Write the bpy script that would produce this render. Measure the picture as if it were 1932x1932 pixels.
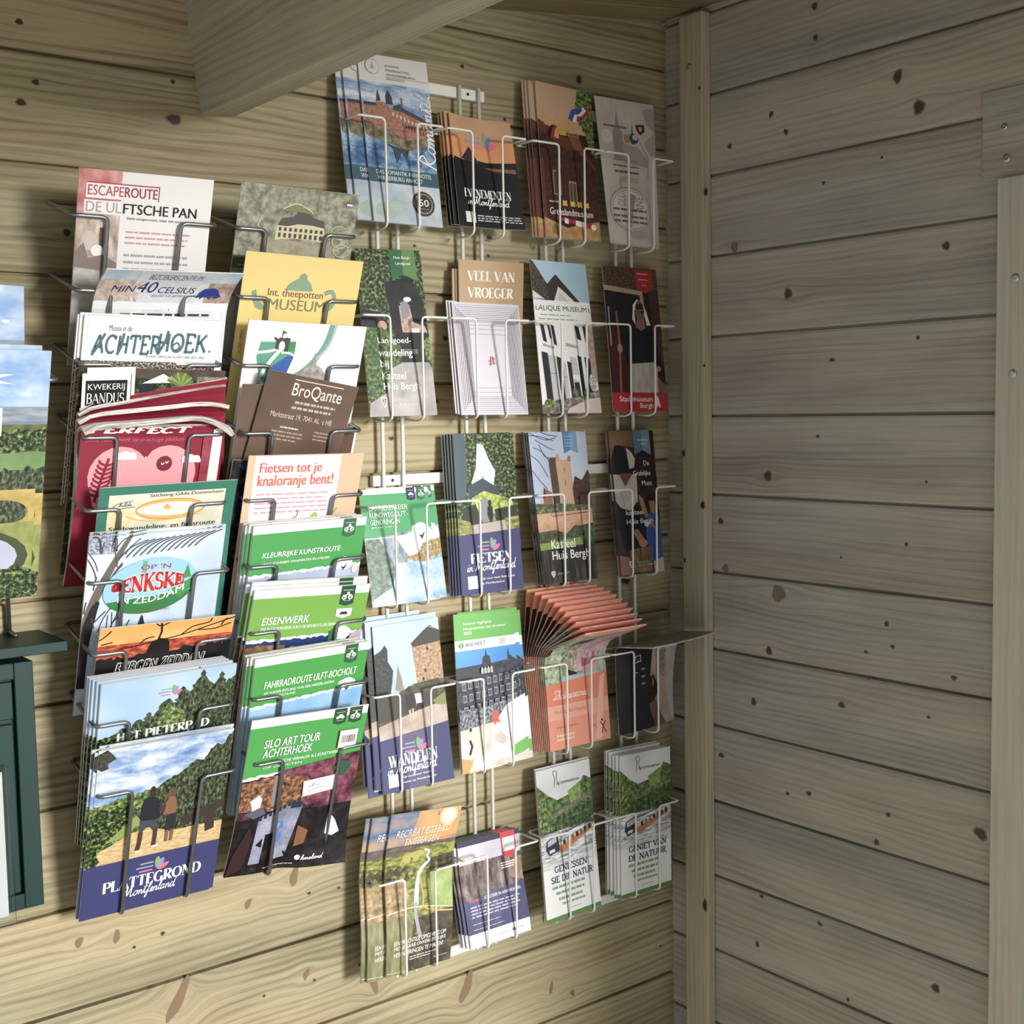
import bpy, bmesh, math, random
from mathutils import Vector, Matrix
from mathutils.geometry import tessellate_polygon

for o in list(bpy.data.objects):
    bpy.data.objects.remove(o)
SC = bpy.context.scene
COL = SC.collection
random.seed(7)

# ------------------------------------------------------------------ camera
ZO = 2.05                                   # height of the reference board seam above the floor
CAM = Vector((-1.38475, -1.37739, ZO - 0.52592))
YAW, PITCH, ROLL, FPX = 0.664625, -0.079415, -0.018384, 2403.75
FW = Vector((math.sin(YAW) * math.cos(PITCH), math.cos(YAW) * math.cos(PITCH), math.sin(PITCH)))
R0 = Vector((math.cos(YAW), -math.sin(YAW), 0.0))
U0 = R0.cross(FW)
RT = math.cos(ROLL) * R0 + math.sin(ROLL) * U0
UP = -math.sin(ROLL) * R0 + math.cos(ROLL) * U0
cd = bpy.data.cameras.new('camera')
cd.sensor_width = 36.0
cd.lens = 36.0 * FPX / 1932.0
cd.clip_start = 0.02
cam = bpy.data.objects.new('camera', cd)
COL.objects.link(cam)
cam.matrix_world = Matrix(((RT.x, UP.x, -FW.x, CAM.x), (RT.y, UP.y, -FW.y, CAM.y), (RT.z, UP.z, -FW.z, CAM.z), (0, 0, 0, 1)))
SC.camera = cam

# ------------------------------------------------------------------ world, daylight, exposure
w = bpy.data.worlds.new('overcast_sky')
SC.world = w
w.use_nodes = True
bg = w.node_tree.nodes['Background']
bg.inputs[0].default_value = (0.86, 0.92, 1.0, 1)
bg.inputs[1].default_value = 0.55


# the shelter is open at the front: bright low sky shines in, a little from the right
sl = bpy.data.lights.new('bright_low_sky', 'SUN')
sl.energy, sl.angle, sl.color = 3.5, math.radians(16), (1.0, 0.98, 0.94)
so = bpy.data.objects.new('bright_low_sky', sl)
COL.objects.link(so)
so.rotation_euler = Vector((-0.25, 1.0, -0.13)).to_track_quat('-Z', 'Y').to_euler()

# sunshine falling steeply on the ground in front, bouncing up under the roof
s2 = bpy.data.lights.new('sun', 'SUN')
s2.energy, s2.angle, s2.color = 2.2, math.radians(0.6), (1.0, 0.97, 0.92)
so2 = bpy.data.objects.new('sun', s2)
COL.objects.link(so2)
so2.rotation_euler = Vector((0.10, 0.55, -1.0)).to_track_quat('-Z', 'Y').to_euler()

SC.view_settings.view_transform = 'Standard'
SC.view_settings.look = 'None'
SC.view_settings.gamma = 1.0
SC.view_settings.exposure = 0.2
SC.view_settings.use_curve_mapping = False


# ------------------------------------------------------------------ helpers
def at(px, py, Y):
    """the point of the plane y = Y (Y metres off the rack wall) behind a photo pixel"""
    d = FW + RT * ((px - 966) / FPX) - UP * ((py - 966) / FPX)
    return CAM + d * ((Y - CAM.y) / d.y)


def atx(px, py, X):
    d = FW + RT * ((px - 966) / FPX) - UP * ((py - 966) / FPX)
    return CAM + d * ((X - CAM.x) / d.x)


def lin(h):
    if not isinstance(h, str):
        return h
    c = [int(h[i:i + 2], 16) / 255 for i in (0, 2, 4)]
    return tuple(x / 12.92 if x <= 0.04045 else ((x + 0.055) / 1.055) ** 2.4 for x in c) + (1.0,)


MATS = {}


def ink(h, s=0.14):
    c = lin(h)
    y = 0.25 * c[0] + 0.65 * c[1] + 0.10 * c[2]
    return tuple(x + (y - x) * s for x in c[:3]) + (1.0,)


def flat(h, rough=0.42, metal=0.0, spec=0.4):
    k = (h, rough, metal, spec)
    if k not in MATS:
        m = bpy.data.materials.new('print_' + str(h))
        m.use_nodes = True
        b = m.node_tree.nodes['Principled BSDF']
        b.inputs['Base Color'].default_value = ink(h)
        b.inputs['Roughness'].default_value = rough
        b.inputs['Metallic'].default_value = metal
        b.inputs['Specular IOR Level'].default_value = spec
        MATS[k] = m
    return MATS[k]


def tex(cols, scale=120, detail=5, st=(1, 1), dist=0.0, rough=0.62, gloss=0.42, lo=0.3, hi=0.7):
    """printed picture: noise through a colour ramp; st stretches the pattern"""
    k = ('tex', tuple(cols), scale, detail, st, dist, rough, lo, hi)
    if k not in MATS:
        m = bpy.data.materials.new('print_picture')
        m.use_nodes = True
        nt = m.node_tree
        b = nt.nodes['Principled BSDF']
        b.inputs['Roughness'].default_value = gloss
        b.inputs['Specular IOR Level'].default_value = 0.4
        uv = nt.nodes.new('ShaderNodeUVMap')
        uv.uv_map = 'UVMap'
        mp = nt.nodes.new('ShaderNodeMapping')
        mp.inputs['Scale'].default_value = (st[0], st[1], 1)
        nz = nt.nodes.new('ShaderNodeTexNoise')
        nz.inputs['Scale'].default_value = scale
        nz.inputs['Detail'].default_value = detail
        nz.inputs['Roughness'].default_value = rough
        nz.inputs['Distortion'].default_value = dist
        cr = nt.nodes.new('ShaderNodeValToRGB')
        e = cr.color_ramp.elements
        n = len(cols)
        while len(e) < n:
            e.new(0.5)
        for i, c in enumerate(cols):
            e[i].position = lo + (hi - lo) * i / max(1, n - 1)
            e[i].color = ink(c)
        L = nt.links
        L.new(uv.outputs[0], mp.inputs[0])
        L.new(mp.outputs[0], nz.inputs['Vector'])
        L.new(nz.outputs['Fac'], cr.inputs[0])
        L.new(cr.outputs[0], b.inputs['Base Color'])
        MATS[k] = m
    return MATS[k]


def wood(name, cols, vary=0.5, streak=1.0, bump=0.25):
    """planed softwood: UV.x runs along the board in metres, UV.y is the growth ring coordinate"""
    m = bpy.data.materials.new(name)
    m.use_nodes = True
    nt = m.node_tree
    N, L = nt.nodes, nt.links
    b = N['Principled BSDF']
    b.inputs['Roughness'].default_value = 0.62
    b.inputs['Specular IOR Level'].default_value = 0.3
    uv = N.new('ShaderNodeUVMap')
    uv.uv_map = 'UVMap'

    def noise(sx, sy, detail, rough=0.55):
        mp = N.new('ShaderNodeMapping')
        mp.inputs['Scale'].default_value = (sx, sy, 1)
        nz = N.new('ShaderNodeTexNoise')
        nz.inputs['Scale'].default_value = 1.0
        nz.inputs['Detail'].default_value = detail
        nz.inputs['Roughness'].default_value = rough
        L.new(uv.outputs[0], mp.inputs[0])
        L.new(mp.outputs[0], nz.inputs['Vector'])
        return nz.outputs['Fac']

    def math_(op, a, c, clamp=False):
        x = N.new('ShaderNodeMath')
        x.operation = op
        x.use_clamp = clamp
        for i, v in enumerate((a, c)):
            if isinstance(v, (int, float)):
                x.inputs[i].default_value = v
            else:
                L.new(v, x.inputs[i])
        return x.outputs[0]

    sep = N.new('ShaderNodeSeparateXYZ')
    L.new(uv.outputs[0], sep.inputs[0])
    warp = noise(2.2, 14, 2)
    ph = math_('ADD', math_('MULTIPLY', sep.outputs['Y'], 640.0), math_('MULTIPLY', warp, 26.0))
    ring = math_('MULTIPLY', math_('ADD', math_('SINE', ph, 0.0), 1.0), 0.5)
    ring = math_('POWER', ring, 1.6)
    amp = noise(3.0, 30, 3)
    ring = math_('MULTIPLY', ring, math_('MULTIPLY', math_('SUBTRACT', amp, 0.3, True), 1.5 * streak))
    fine = noise(5.0, 420, 4, 0.6)
    big = noise(0.9, 11, 3)
    blot = noise(7.0, 24, 4)
    f = math_('ADD', math_('MULTIPLY', big, vary), math_('MULTIPLY', fine, 0.35))
    f = math_('ADD', f, math_('MULTIPLY', blot, 0.25))
    f = math_('SUBTRACT', f, math_('MULTIPLY', ring, 0.36))
    cr = N.new('ShaderNodeValToRGB')
    e = cr.color_ramp.elements
    while len(e) < len(cols):
        e.new(0.5)
    for i, c in enumerate(cols):
        e[i].position = 0.05 + 0.62 * i / (len(cols) - 1)
        e[i].color = lin(c)
    L.new(f, cr.inputs[0])
    tint = N.new('ShaderNodeMixRGB')
    tint.blend_type = 'MULTIPLY'
    hue = noise(1.3, 9, 2)
    tint.inputs[0].default_value = 0.55
    tr = N.new('ShaderNodeValToRGB')
    tr.color_ramp.elements[0].position, tr.color_ramp.elements[1].position = 0.38, 0.62
    tr.color_ramp.elements[0].color, tr.color_ramp.elements[1].color = (0.80, 0.90, 0.86, 1), (1.0, 0.92, 0.83, 1)
    L.new(hue, tr.inputs[0])
    L.new(cr.outputs[0], tint.inputs[1])
    L.new(tr.outputs[0], tint.inputs[2])
    L.new(tint.outputs[0], b.inputs['Base Color'])
    bp = N.new('ShaderNodeBump')
    bp.inputs['Strength'].default_value = bump
    bp.inputs['Distance'].default_value = 0.0012
    L.new(math_('SUBTRACT', fine, ring), bp.inputs['Height'])
    L.new(bp.outputs[0], b.inputs['Normal'])
    return m


def link(name, bm, mats, parent=None, smooth=False):
    me = bpy.data.meshes.new(name)
    bm.to_mesh(me)
    bm.free()
    for m in (mats if isinstance(mats, (list, tuple)) else [mats]):
        me.materials.append(m)
    if smooth:
        for p in me.polygons:
            p.use_smooth = True
    o = bpy.data.objects.new(name, me)
    COL.objects.link(o)
    if parent:
        o.parent = parent
    return o


def tag(o, label=None, cat=None, group=None, kind=None):
    for k, v in (('label', label), ('category', cat), ('group', group), ('kind', kind)):
        if v:
            o[k] = v
    return o


def empty(name, loc, label, cat, group=None):
    o = bpy.data.objects.new(name, None)
    COL.objects.link(o)
    o.location = loc
    o.empty_display_size = 0.05
    return tag(o, label, cat, group)


def rebase(o, p):
    """move the origin of a finished mesh to p without moving its shape"""
    o.data.transform(Matrix.Translation(-Vector(p)))
    o.location = Vector(p)


def box(bm, lo, hi, mi=0, bevel=0.0):
    vs = [bm.verts.new((x, y, z)) for x in (lo[0], hi[0]) for y in (lo[1], hi[1]) for z in (lo[2], hi[2])]
    fs = []
    for q in ((0, 1, 3, 2), (4, 6, 7, 5), (0, 4, 5, 1), (2, 3, 7, 6), (0, 2, 6, 4), (1, 5, 7, 3)):
        f = bm.faces.new([vs[i] for i in q])
        f.material_index = mi
        fs.append(f)
    if bevel:
        es = {e for f in fs for e in f.edges}
        r = bmesh.ops.bevel(bm, geom=list(es), offset=bevel, segments=2, affect='EDGES', profile=0.5)
        for f in r['faces']:
            f.material_index = mi
    return fs


def fillet(pts, r, n=5):
    pts = [Vector(p) for p in pts]
    out = [pts[0]]
    for i in range(1, len(pts) - 1):
        a, b, c = pts[i - 1], pts[i], pts[i + 1]
        d1, d2 = (a - b), (c - b)
        t = min(r, d1.length * 0.45, d2.length * 0.45)
        p, q = b + d1.normalized() * t, b + d2.normalized() * t
        for k in range(n + 1):
            s = k / n
            out.append(p * (1 - s) ** 2 + b * 2 * s * (1 - s) + q * s * s)
    out.append(pts[-1])
    return out


def tube(bm, pts, r, rf=0.006, seg=8):
    pts = fillet(pts, rf) if rf else [Vector(p) for p in pts]
    t = (pts[1] - pts[0]).normalized()
    a = t.orthogonal().normalized()
    rings = []
    for i, p in enumerate(pts):
        if 0 < i < len(pts) - 1:
            t = (pts[i + 1] - pts[i - 1]).normalized()
        elif i:
            t = (pts[i] - pts[i - 1]).normalized()
        a = (a - t * a.dot(t)).normalized()
        b = t.cross(a)
        rings.append([bm.verts.new(p + (a * math.cos(k * 2 * math.pi / seg) + b * math.sin(k * 2 * math.pi / seg)) * r) for k in range(seg)])
    for i in range(len(rings) - 1):
        for k in range(seg):
            bm.faces.new((rings[i][k], rings[i][(k + 1) % seg], rings[i + 1][(k + 1) % seg], rings[i + 1][k]))
    bm.faces.new(rings[0][::-1])
    bm.faces.new(rings[-1])

# ------------------------------------------------------------------ the shelter
P = 0.115                                   # cover width of one board
ZA, ZB = ZO - 0.144, ZO - 0.0795            # topmost visible seam of the rack wall / of the right wall


def roof_z(x):
    return ZO + 0.0446 + 0.12 * x


WOOD_A = wood('green_treated_pine', ('332e24', '635a44', '8c8166', 'b3a88a'), vary=0.62)
WOOD_B = wood('glare_greyed_pine', ('4d4945', '827c75', 'a29c93', 'bfb9b0'), vary=0.55, streak=0.7)  # right wall's greyer tone: lighting and glare worked into the colour
WOOD_T = wood('pale_treated_pine', ('5f5a4a', '958f7c', 'b3ac96', 'ccc6b2'), vary=0.4, streak=0.7)
WOOD_R = wood('dark_roof_pine', ('3f3829', '6d6248', '8a7d5d', 'a3966f'))
WOOD_F = wood('bright_lit_frame_pine', ('8d8a80', 'b4b1a6', 'cbc8be', 'dcdad2'), vary=0.35, streak=0.6)  # the strong daylight on the casing is put into this pale colour
KNOT = flat('3f3128', 0.6)
KNOT2 = flat('7a6a50', 0.6)
SPIKE = flat('86643f', 0.6)


def board_wall(name, to_world, u0, u1, z_seam, zlo, zhi, knots, mat, clip=None, du=0.008, km=None):
    """a wall of horizontal tongue and groove boards; grain runs around the knots"""
    bm = bmesh.new()
    uvl = bm.loops.layers.uv.new('UVMap')
    nb0, nb1 = math.floor((zlo - z_seam) / P), math.ceil((zhi - z_seam) / P)
    nu = max(2, int((u1 - u0) / du))
    prof = [(0.0, 0.009), (0.0016, 0.008), (0.0024, 0.0018), (0.0062, 0.0003), (0.009, 0.0)]
    prof += [(0.009 + (P - 0.0135) * k / 13, 0.0) for k in range(1, 14)]
    prof += [(P - 0.0016, 0.0012), (P - 0.0008, 0.008), (P, 0.009)]
    for b in range(nb0, nb1):
        zb = z_seam + b * P
        ks = [k for k in knots if zb - 0.01 < k[1] < zb + P + 0.01]
        grid, uvs = [], []
        for i in range(nu + 1):
            u = u0 + (u1 - u0) * i / nu
            row, ruv = [], []
            for (dz, dep) in prof:
                z = zb + dz
                g = z
                for (uk, zk, ru, rz, rot, kind) in ks:
                    a, c = u - uk, z - zk
                    q = (a / (ru * 4.5)) ** 2 + (c / (rz * 2.6)) ** 2
                    if q < 6:
                        g -= rz * 1.5 * (c / (abs(c) + rz * 0.8)) * math.exp(-q)
                zz = min(z, clip(u)) if clip else z
                row.append(bm.verts.new(to_world(u, zz, dep)))
                ruv.append((u + b * 3.71, g - zb + 0.35 * ((b * 37) % 11)))
            grid.append(row)
            uvs.append(ruv)
        for i in range(nu):
            for j in range(len(prof) - 1):
                idx = ((i, j), (i + 1, j), (i + 1, j + 1), (i, j + 1))
                f = bm.faces.new([grid[a][c] for a, c in idx])
                for lp, (a, c) in zip(f.loops, idx):
                    lp[uvl].uv = uvs[a][c]
    for (uk, zk, ru, rz, rot, kind) in knots:
        if clip and zk + rz > clip(uk) or uk < -9:
            continue
        for k, (sc, off) in enumerate(((1.0, -0.0002), (0.68 if kind else 0.74, -0.00035))):
            n = 18
            vs = []
            for i in range(n):
                a = i * 2 * math.pi / n
                r = sc * (1 + 0.10 * math.sin(3 * a + uk * 90) + 0.06 * math.sin(5 * a + zk * 70))
                x, y = ru * r * math.cos(a), rz * r * math.sin(a)
                vs.append(bm.verts.new(to_world(uk + x * math.cos(rot) - y * math.sin(rot), zk + x * math.sin(rot) + y * math.cos(rot), off)))
            f = bm.faces.new(vs)
            f.material_index = (3 if k else 2) if kind == 2 else (1 if k else 2)
            for lp in f.loops:
                lp[uvl].uv = (uk, zk)
    bmesh.ops.recalc_face_normals(bm, faces=bm.faces)
    o = link(name, bm, [mat] + (km or [KNOT, KNOT2, SPIKE]))
    return tag(o, kind='structure')


def kpx(lst, f, ux):
    out = []
    for k in lst:
        px, py, rx, ry = k[:4]
        p = f(px, py)
        kind = k[5] if len(k) > 5 else 0
        rot = k[4] if len(k) > 4 else 0.0
        out.append((ux(p), p.z, rx * 0.00074, ry * 0.00068, rot, kind))
    return out


KA = kpx([(36, 41, 6, 5), (67, 155, 6, 5), (39, 193, 8, 6), (328, 225, 14, 10), (326, 154, 4, 4), (126, 439, 6, 7), (872, 125, 5, 5),
          (952, 225, 4, 4), (1092, 150, 8, 10), (782, 464, 4, 3), (923, 450, 7, 7), (921, 483, 4, 4), (840, 638, 6, 5), (825, 757, 4, 4),
          (738, 827, 6, 4), (1180, 1095, 14, 10), (149, 1778, 6, 9, -0.5, 2), (220, 1767, 5, 12, -0.2, 2), (307, 1761, 4, 4), (253, 1787, 3, 3),
          (468, 1705, 5, 10, -0.6, 2), (555, 1653, 7, 20, -0.25, 2), (583, 1685, 4, 3), (639, 1675, 4, 3), (336, 1886, 9, 42, -0.55, 2),
          (578, 1838, 5, 11, -0.5, 2), (593, 1849, 3, 3), (498, 1879, 3, 3), (678, 1820, 3, 3), (705, 1856, 7, 22, 0.35, 2),
          (880, 1862, 10, 34, -0.45, 2), (1080, 1873, 5, 8, 0.5, 2), (1040, 1864, 4, 14, -0.2, 2), (1246, 1785, 3, 3)],
         lambda x, y: at(x, y, 0), lambda p: p.x)
KB = kpx([(1694, 144, 9, 14, -0.2), (1734, 202, 12, 14), (1455, 216, 5, 8, -0.6), (1483, 249, 5, 7, 0.5), (1377, 276, 6, 6), (1664, 297, 3, 3),
          (1554, 345, 4, 4), (1386, 466, 9, 11, 0, 2), (1487, 554, 10, 12), (1785, 464, 8, 8), (1570, 679, 7, 4), (1732, 637, 4, 4), (1543, 823, 5, 3),
          (1449, 898, 10, 12), (1748, 909, 3, 3), (1360, 983, 7, 8), (1369, 1072, 8, 9, 0, 2), (1587, 1052, 3, 3), (1710, 1027, 4, 4),
          (1469, 1120, 16, 18, -0.5, 2), (1451, 1228, 8, 10, 0.5), (1673, 1177, 5, 6), (1684, 1220, 5, 4), (1634, 1230, 5, 3), (1800, 1279, 6, 5),
          (1639, 1279, 7, 3), (1422, 1324, 7, 9), (1588, 1330, 8, 7), (1752, 1353, 4, 3), (1361, 1425, 8, 6), (1526, 1497, 7, 5), (1486, 1497, 5, 4),
          (1676, 1537, 5, 5), (1654, 1589, 6, 7), (1850, 1573, 14, 11, -0.5), (1437, 1691, 6, 4), (1429, 1781, 5, 8), (1547, 1743, 7, 4, -0.4),
          (1765, 1864, 9, 9), (1600, 1886, 4, 4), (1537, 12, 7, 8), (1539, 71, 6, 7), (1862, 300, 6, 6)],
         lambda x, y: atx(x, y, 0), lambda p: -p.y)
board_wall('wall_back', lambda u, z, d: (u, d, z), -2.2, 0.012, ZA, 0.0, ZO + 0.05, KA, WOOD_A, clip=roof_z)
board_wall('wall_right', lambda u, z, d: (d, -u, z), -0.012, 1.1, ZB, 0.0, ZO + 0.045, KB, WOOD_B, km=[flat('4f443c', 0.6), flat('7d7266', 0.6), flat('85705c', 0.6)])  # right wall's unseen front part is lengthened to shade the corner


def timber(name, mat, M, lo, hi, axis, bevel=0.002, knots=(), parent=None, seed=0.0):
    """a sawn timber: box in the local frame M, grain along local axis 0..2"""
    bm = bmesh.new()
    box(bm, lo, hi, 0, bevel)
    uvl = bm.loops.layers.uv.new('UVMap')
    o1, o2 = [a for a in range(3) if a != axis]
    for f in bm.faces:
        n = [abs(c) for c in f.normal]
        side = o2 if n[o1] > n[o2] else o1
        for lp in f.loops:
            c = lp.vert.co
            lp[uvl].uv = (c[axis] + seed, c[side] + seed * 0.7 + (0.3 if side == o1 else 0.0))
    for (cen, ax1, ax2, kd) in knots:
        for k, sc in enumerate((1.0, 0.7)):
            vs = []
            for i in range(14):
                a = i * 2 * math.pi / 14
                r = sc * (1 + 0.1 * math.sin(3 * a + seed))
                nrm = ax1.cross(ax2).normalized()
                vs.append(bm.verts.new(cen + ax1 * r * math.cos(a) + ax2 * r * math.sin(a) + nrm * (0.0002 + 0.00015 * k)))
            f = bm.faces.new(vs)
            f.material_index = 1 if k else 2
    bmesh.ops.transform(bm, matrix=M, verts=bm.verts)
    bmesh.ops.recalc_face_normals(bm, faces=bm.faces)
    o = link(name, bm, [mat, KNOT, KNOT2], parent)
    return o


I4 = Matrix.Identity(4)
# batten in the corner of the right wall
kn = []
for px, py, rx, ry in ((1332, 362, 5, 8), (1320, 166, 3, 4), (1290, 855, 5, 7), (1329, 690, 3, 3), (1326, 953, 6, 8), (1330, 1708, 6, 13), (1292, 1057, 3, 6)):
    p = atx(px, py, -0.018)
    kn.append((p, Vector((0, -rx * 0.0008, 0)), Vector((0, 0, ry * 0.0008)), 0))
tag(timber('trim_1', WOOD_T, I4, (-0.018, -0.090, 0.0), (0.0, -0.044, ZO + 0.036), 2, 0.0025, kn, seed=4.2), kind='structure')
# casing board and header of the opening further along the right wall
tag(timber('trim_2', WOOD_F, I4, (-0.012, -0.72, 0.0), (0.0, -0.5475, ZO - 0.2685), 2, 0.0015, seed=9.1), kind='structure')
tag(timber('trim_3', WOOD_B, I4, (-0.0025, -0.74, ZO - 0.268), (0.0, -0.5215, ZO - 0.165), 1, 0.0008, seed=2.6), kind='structure')

# purlin and roof boards
Mb = Matrix.Translation((-0.7434, 0, ZO - 0.1858)) @ Matrix.Rotation(-math.radians(7), 4, 'Y')
kn = [(Vector((-0.0, -0.36, 0.085)), Vector((0, 0.010, 0.006)), Vector((0, 0.0, 0.016)), 0)]
o = timber('ceiling_beam', WOOD_T, Mb, (0, -2.2, 0), (0.044, 0.004, 0.132), 1, 0.0025, kn, seed=6.4)
tag(o, kind='structure')
bm = bmesh.new()
uvl = bm.loops.layers.uv.new('UVMap')
yb, k = 0.03, 0
while yb > -2.2:  # roof lengthened forward out of view so the upper wall falls darker
    fs = []
    x0, x1 = -2.3, 0.25
    pr = [(yb, 0.004), (yb - 0.003, 0.0), (yb - 0.087, 0.0), (yb - 0.09, 0.004), (yb - 0.09, 0.03), (yb, 0.03)]
    A = [bm.verts.new((x0, y, roof_z(x0) + d)) for y, d in pr]
    B = [bm.verts.new((x1, y, roof_z(x1) + d)) for y, d in pr]
    for i in range(6):
        j = (i + 1) % 6
        f = bm.faces.new((A[i], A[j], B[j], B[i]))
        for lp in f.loops:
            lp[uvl].uv = (lp.vert.co.x + k * 2.3, lp.vert.co.y + k * 0.4)
    bm.faces.new(A)
    bm.faces.new(B[::-1])
    yb -= 0.09
    k += 1
bmesh.ops.recalc_face_normals(bm, faces=bm.faces)
tag(link('ceiling', bm, WOOD_R), kind='structure')
bm = bmesh.new()
uvl = bm.loops.layers.uv.new('UVMap')
for k in range(9):
    fs = box(bm, (-2.2, -0.9 + k * 0.1, -0.03), (0.0, -0.9 + k * 0.1 + 0.097, 0.0))
    for f in fs:
        for lp in f.loops:
            lp[uvl].uv = (lp.vert.co.x + k * 1.7, lp.vert.co.y)
tag(link('floor', bm, WOOD_B), kind='structure')
bm = bmesh.new()
box(bm, (-9, -11, -0.3), (9, -0.9, -0.1))
tag(link('ground', bm, tex(('b5b0a6', 'c9c4ba', 'd8d3c9'), 3, 4, gloss=0.8)), kind='structure')

# screws in the right wall timbers and at the eave
ZINC = flat('c4c8cc', 0.3, 1.0, 0.5)


def screw(p, nrm, r, label):
    bm = bmesh.new()
    n = Vector(nrm).normalized()
    a = n.orthogonal().normalized()
    b = n.cross(a)
    rings = []
    for rr, h in ((r, 0.0), (r * 0.96, 0.0009), (r * 0.6, 0.0016), (r * 0.34, 0.0016), (r * 0.3, 0.0006)):
        rings.append([bm.verts.new(n * h + (a * math.cos(k * math.pi / 6) + b * math.sin(k * math.pi / 6)) * rr) for k in range(12)])
    for i in range(4):
        for k in range(12):
            bm.faces.new((rings[i][k], rings[i][(k + 1) % 12], rings[i + 1][(k + 1) % 12], rings[i + 1][k]))
    bm.faces.new(rings[-1])
    bmesh.ops.recalc_face_normals(bm, faces=bm.faces)
    o = link('wood_screw', bm, ZINC)
    o.location = p
    return tag(o, label, 'screw', 'screws in the timbers')


screw(atx(1300, 125, -0.0182), (-1, 0, 0), 0.0045, 'small zinc screw head near the top of the corner batten')
screw(atx(1896, 239, -0.0027), (-1, 0, 0), 0.0040, 'upper zinc screw in the grey header board above the pale casing')
screw(atx(1900, 298, -0.0027), (-1, 0, 0), 0.0050, 'lower zinc screw in the grey header board just above the pale casing')
screw(atx(1916, 524, -0.0122), (-1, 0, 0), 0.0050, 'upper zinc screw in the pale casing board at the right edge')
screw(atx(1911, 705, -0.0122), (-1, 0, 0), 0.0050, 'lower zinc screw in the pale casing board at the right edge')
screw(at(1252, 46, -0.001), (0, -1, 0), 0.0035, 'shiny screw tip under the roof in the wall corner')

# ------------------------------------------------------------------ wire racks
WHITE_WIRE = flat('ecebe4', 0.32)
GREY_WIRE = flat('8b8d8f', 0.30, 0.85, 0.5)
XL = (-0.567, -0.437, -0.300, -0.168)
XR = (-0.443, -0.310, -0.171, -0.037)
XI = ((-0.530, -0.483), (-0.399, -0.351), (-0.255, -0.210), (-0.127, -0.079))
XROD = ((-0.520, -0.490), (-0.389, -0.358), (-0.248, -0.217), (-0.117, -0.086))
ZT = [ZO + z for z in (-0.1715, -0.4075, -0.6410, -0.8760, -1.1145)]
ZBOT = [ZO + z for z in (-0.2985, -0.5330, -0.7665, -1.0020, -1.2410)]
YF, YBK = -0.052, -0.0135


def white_rack(cols, label):
    xm = (XROD[cols[0]][0] + XROD[cols[1]][1]) / 2
    root = empty('wire_leaflet_rack', (xm, 0, ZBOT[4]), label, 'leaflet rack', 'white wire leaflet racks')
    off = Vector((xm, 0, ZBOT[4]))

    def L(p):
        return Vector(p) - off
    for z in (ZO - 0.1135, ZO - 0.6115, ZO - 1.2515):
        bm = bmesh.new()
        x0, x1 = XROD[cols[0]][0] - 0.014, XROD[cols[1]][1] + 0.012
        box(bm, L((x0, -0.0095, z - 0.0070)), L((x1, -0.0005, z + 0.0070)), 0, 0.0012)
        for x in (sum(XROD[cols[0]]) / 2, sum(XROD[cols[1]]) / 2):
            vs = [bm.verts.new(L((x + 0.0022 * math.cos(a * math.pi / 6), -0.0097, z + 0.0022 * math.sin(a * math.pi / 6)))) for a in range(12)]
            bm.faces.new(vs).material_index = 1
        bmesh.ops.recalc_face_normals(bm, faces=bm.faces)
        link('mounting_bar', bm, [WHITE_WIRE, flat('2a2723', 0.6)], root)
    for c in cols:
        for x in XROD[c]:
            bm = bmesh.new()
            tube(bm, [L((x, -0.0120, ZO - 1.2595)), L((x, -0.0120, ZO - 0.1045))], 0.0026, 0)
            bmesh.ops.recalc_face_normals(bm, faces=bm.faces)
            link('upright_rod', bm, WHITE_WIRE, root, True)
        for r in range(5):
            bm = bmesh.new()
            for s, (xo, xi, xr) in enumerate(((XL[c], XI[c][0], XROD[c][0]), (XR[c], XI[c][1], XROD[c][1]))):
                zt, zb = ZT[r], ZBOT[r]
                tube(bm, [L((xr, YBK, zt + 0.001)), L((xo + (0.001 if s == 0 else -0.001), YBK, zt)), L((xo, YF, zt)), L((xi, YF, zt)),
                          L((xi, YF, zb)), L((xi, YF + 0.014, zb - 0.004)), L((xi, -0.0115, zb - 0.002))], 0.0015, 0.006)
            bmesh.ops.recalc_face_normals(bm, faces=bm.faces)
            link('pocket', bm, WHITE_WIRE, root, True)
    return root


white_rack((0, 1), 'white wire leaflet rack of ten pockets beside the grey brochure rack')
white_rack((2, 3), 'white wire leaflet rack of ten pockets next to the corner batten')

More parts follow.
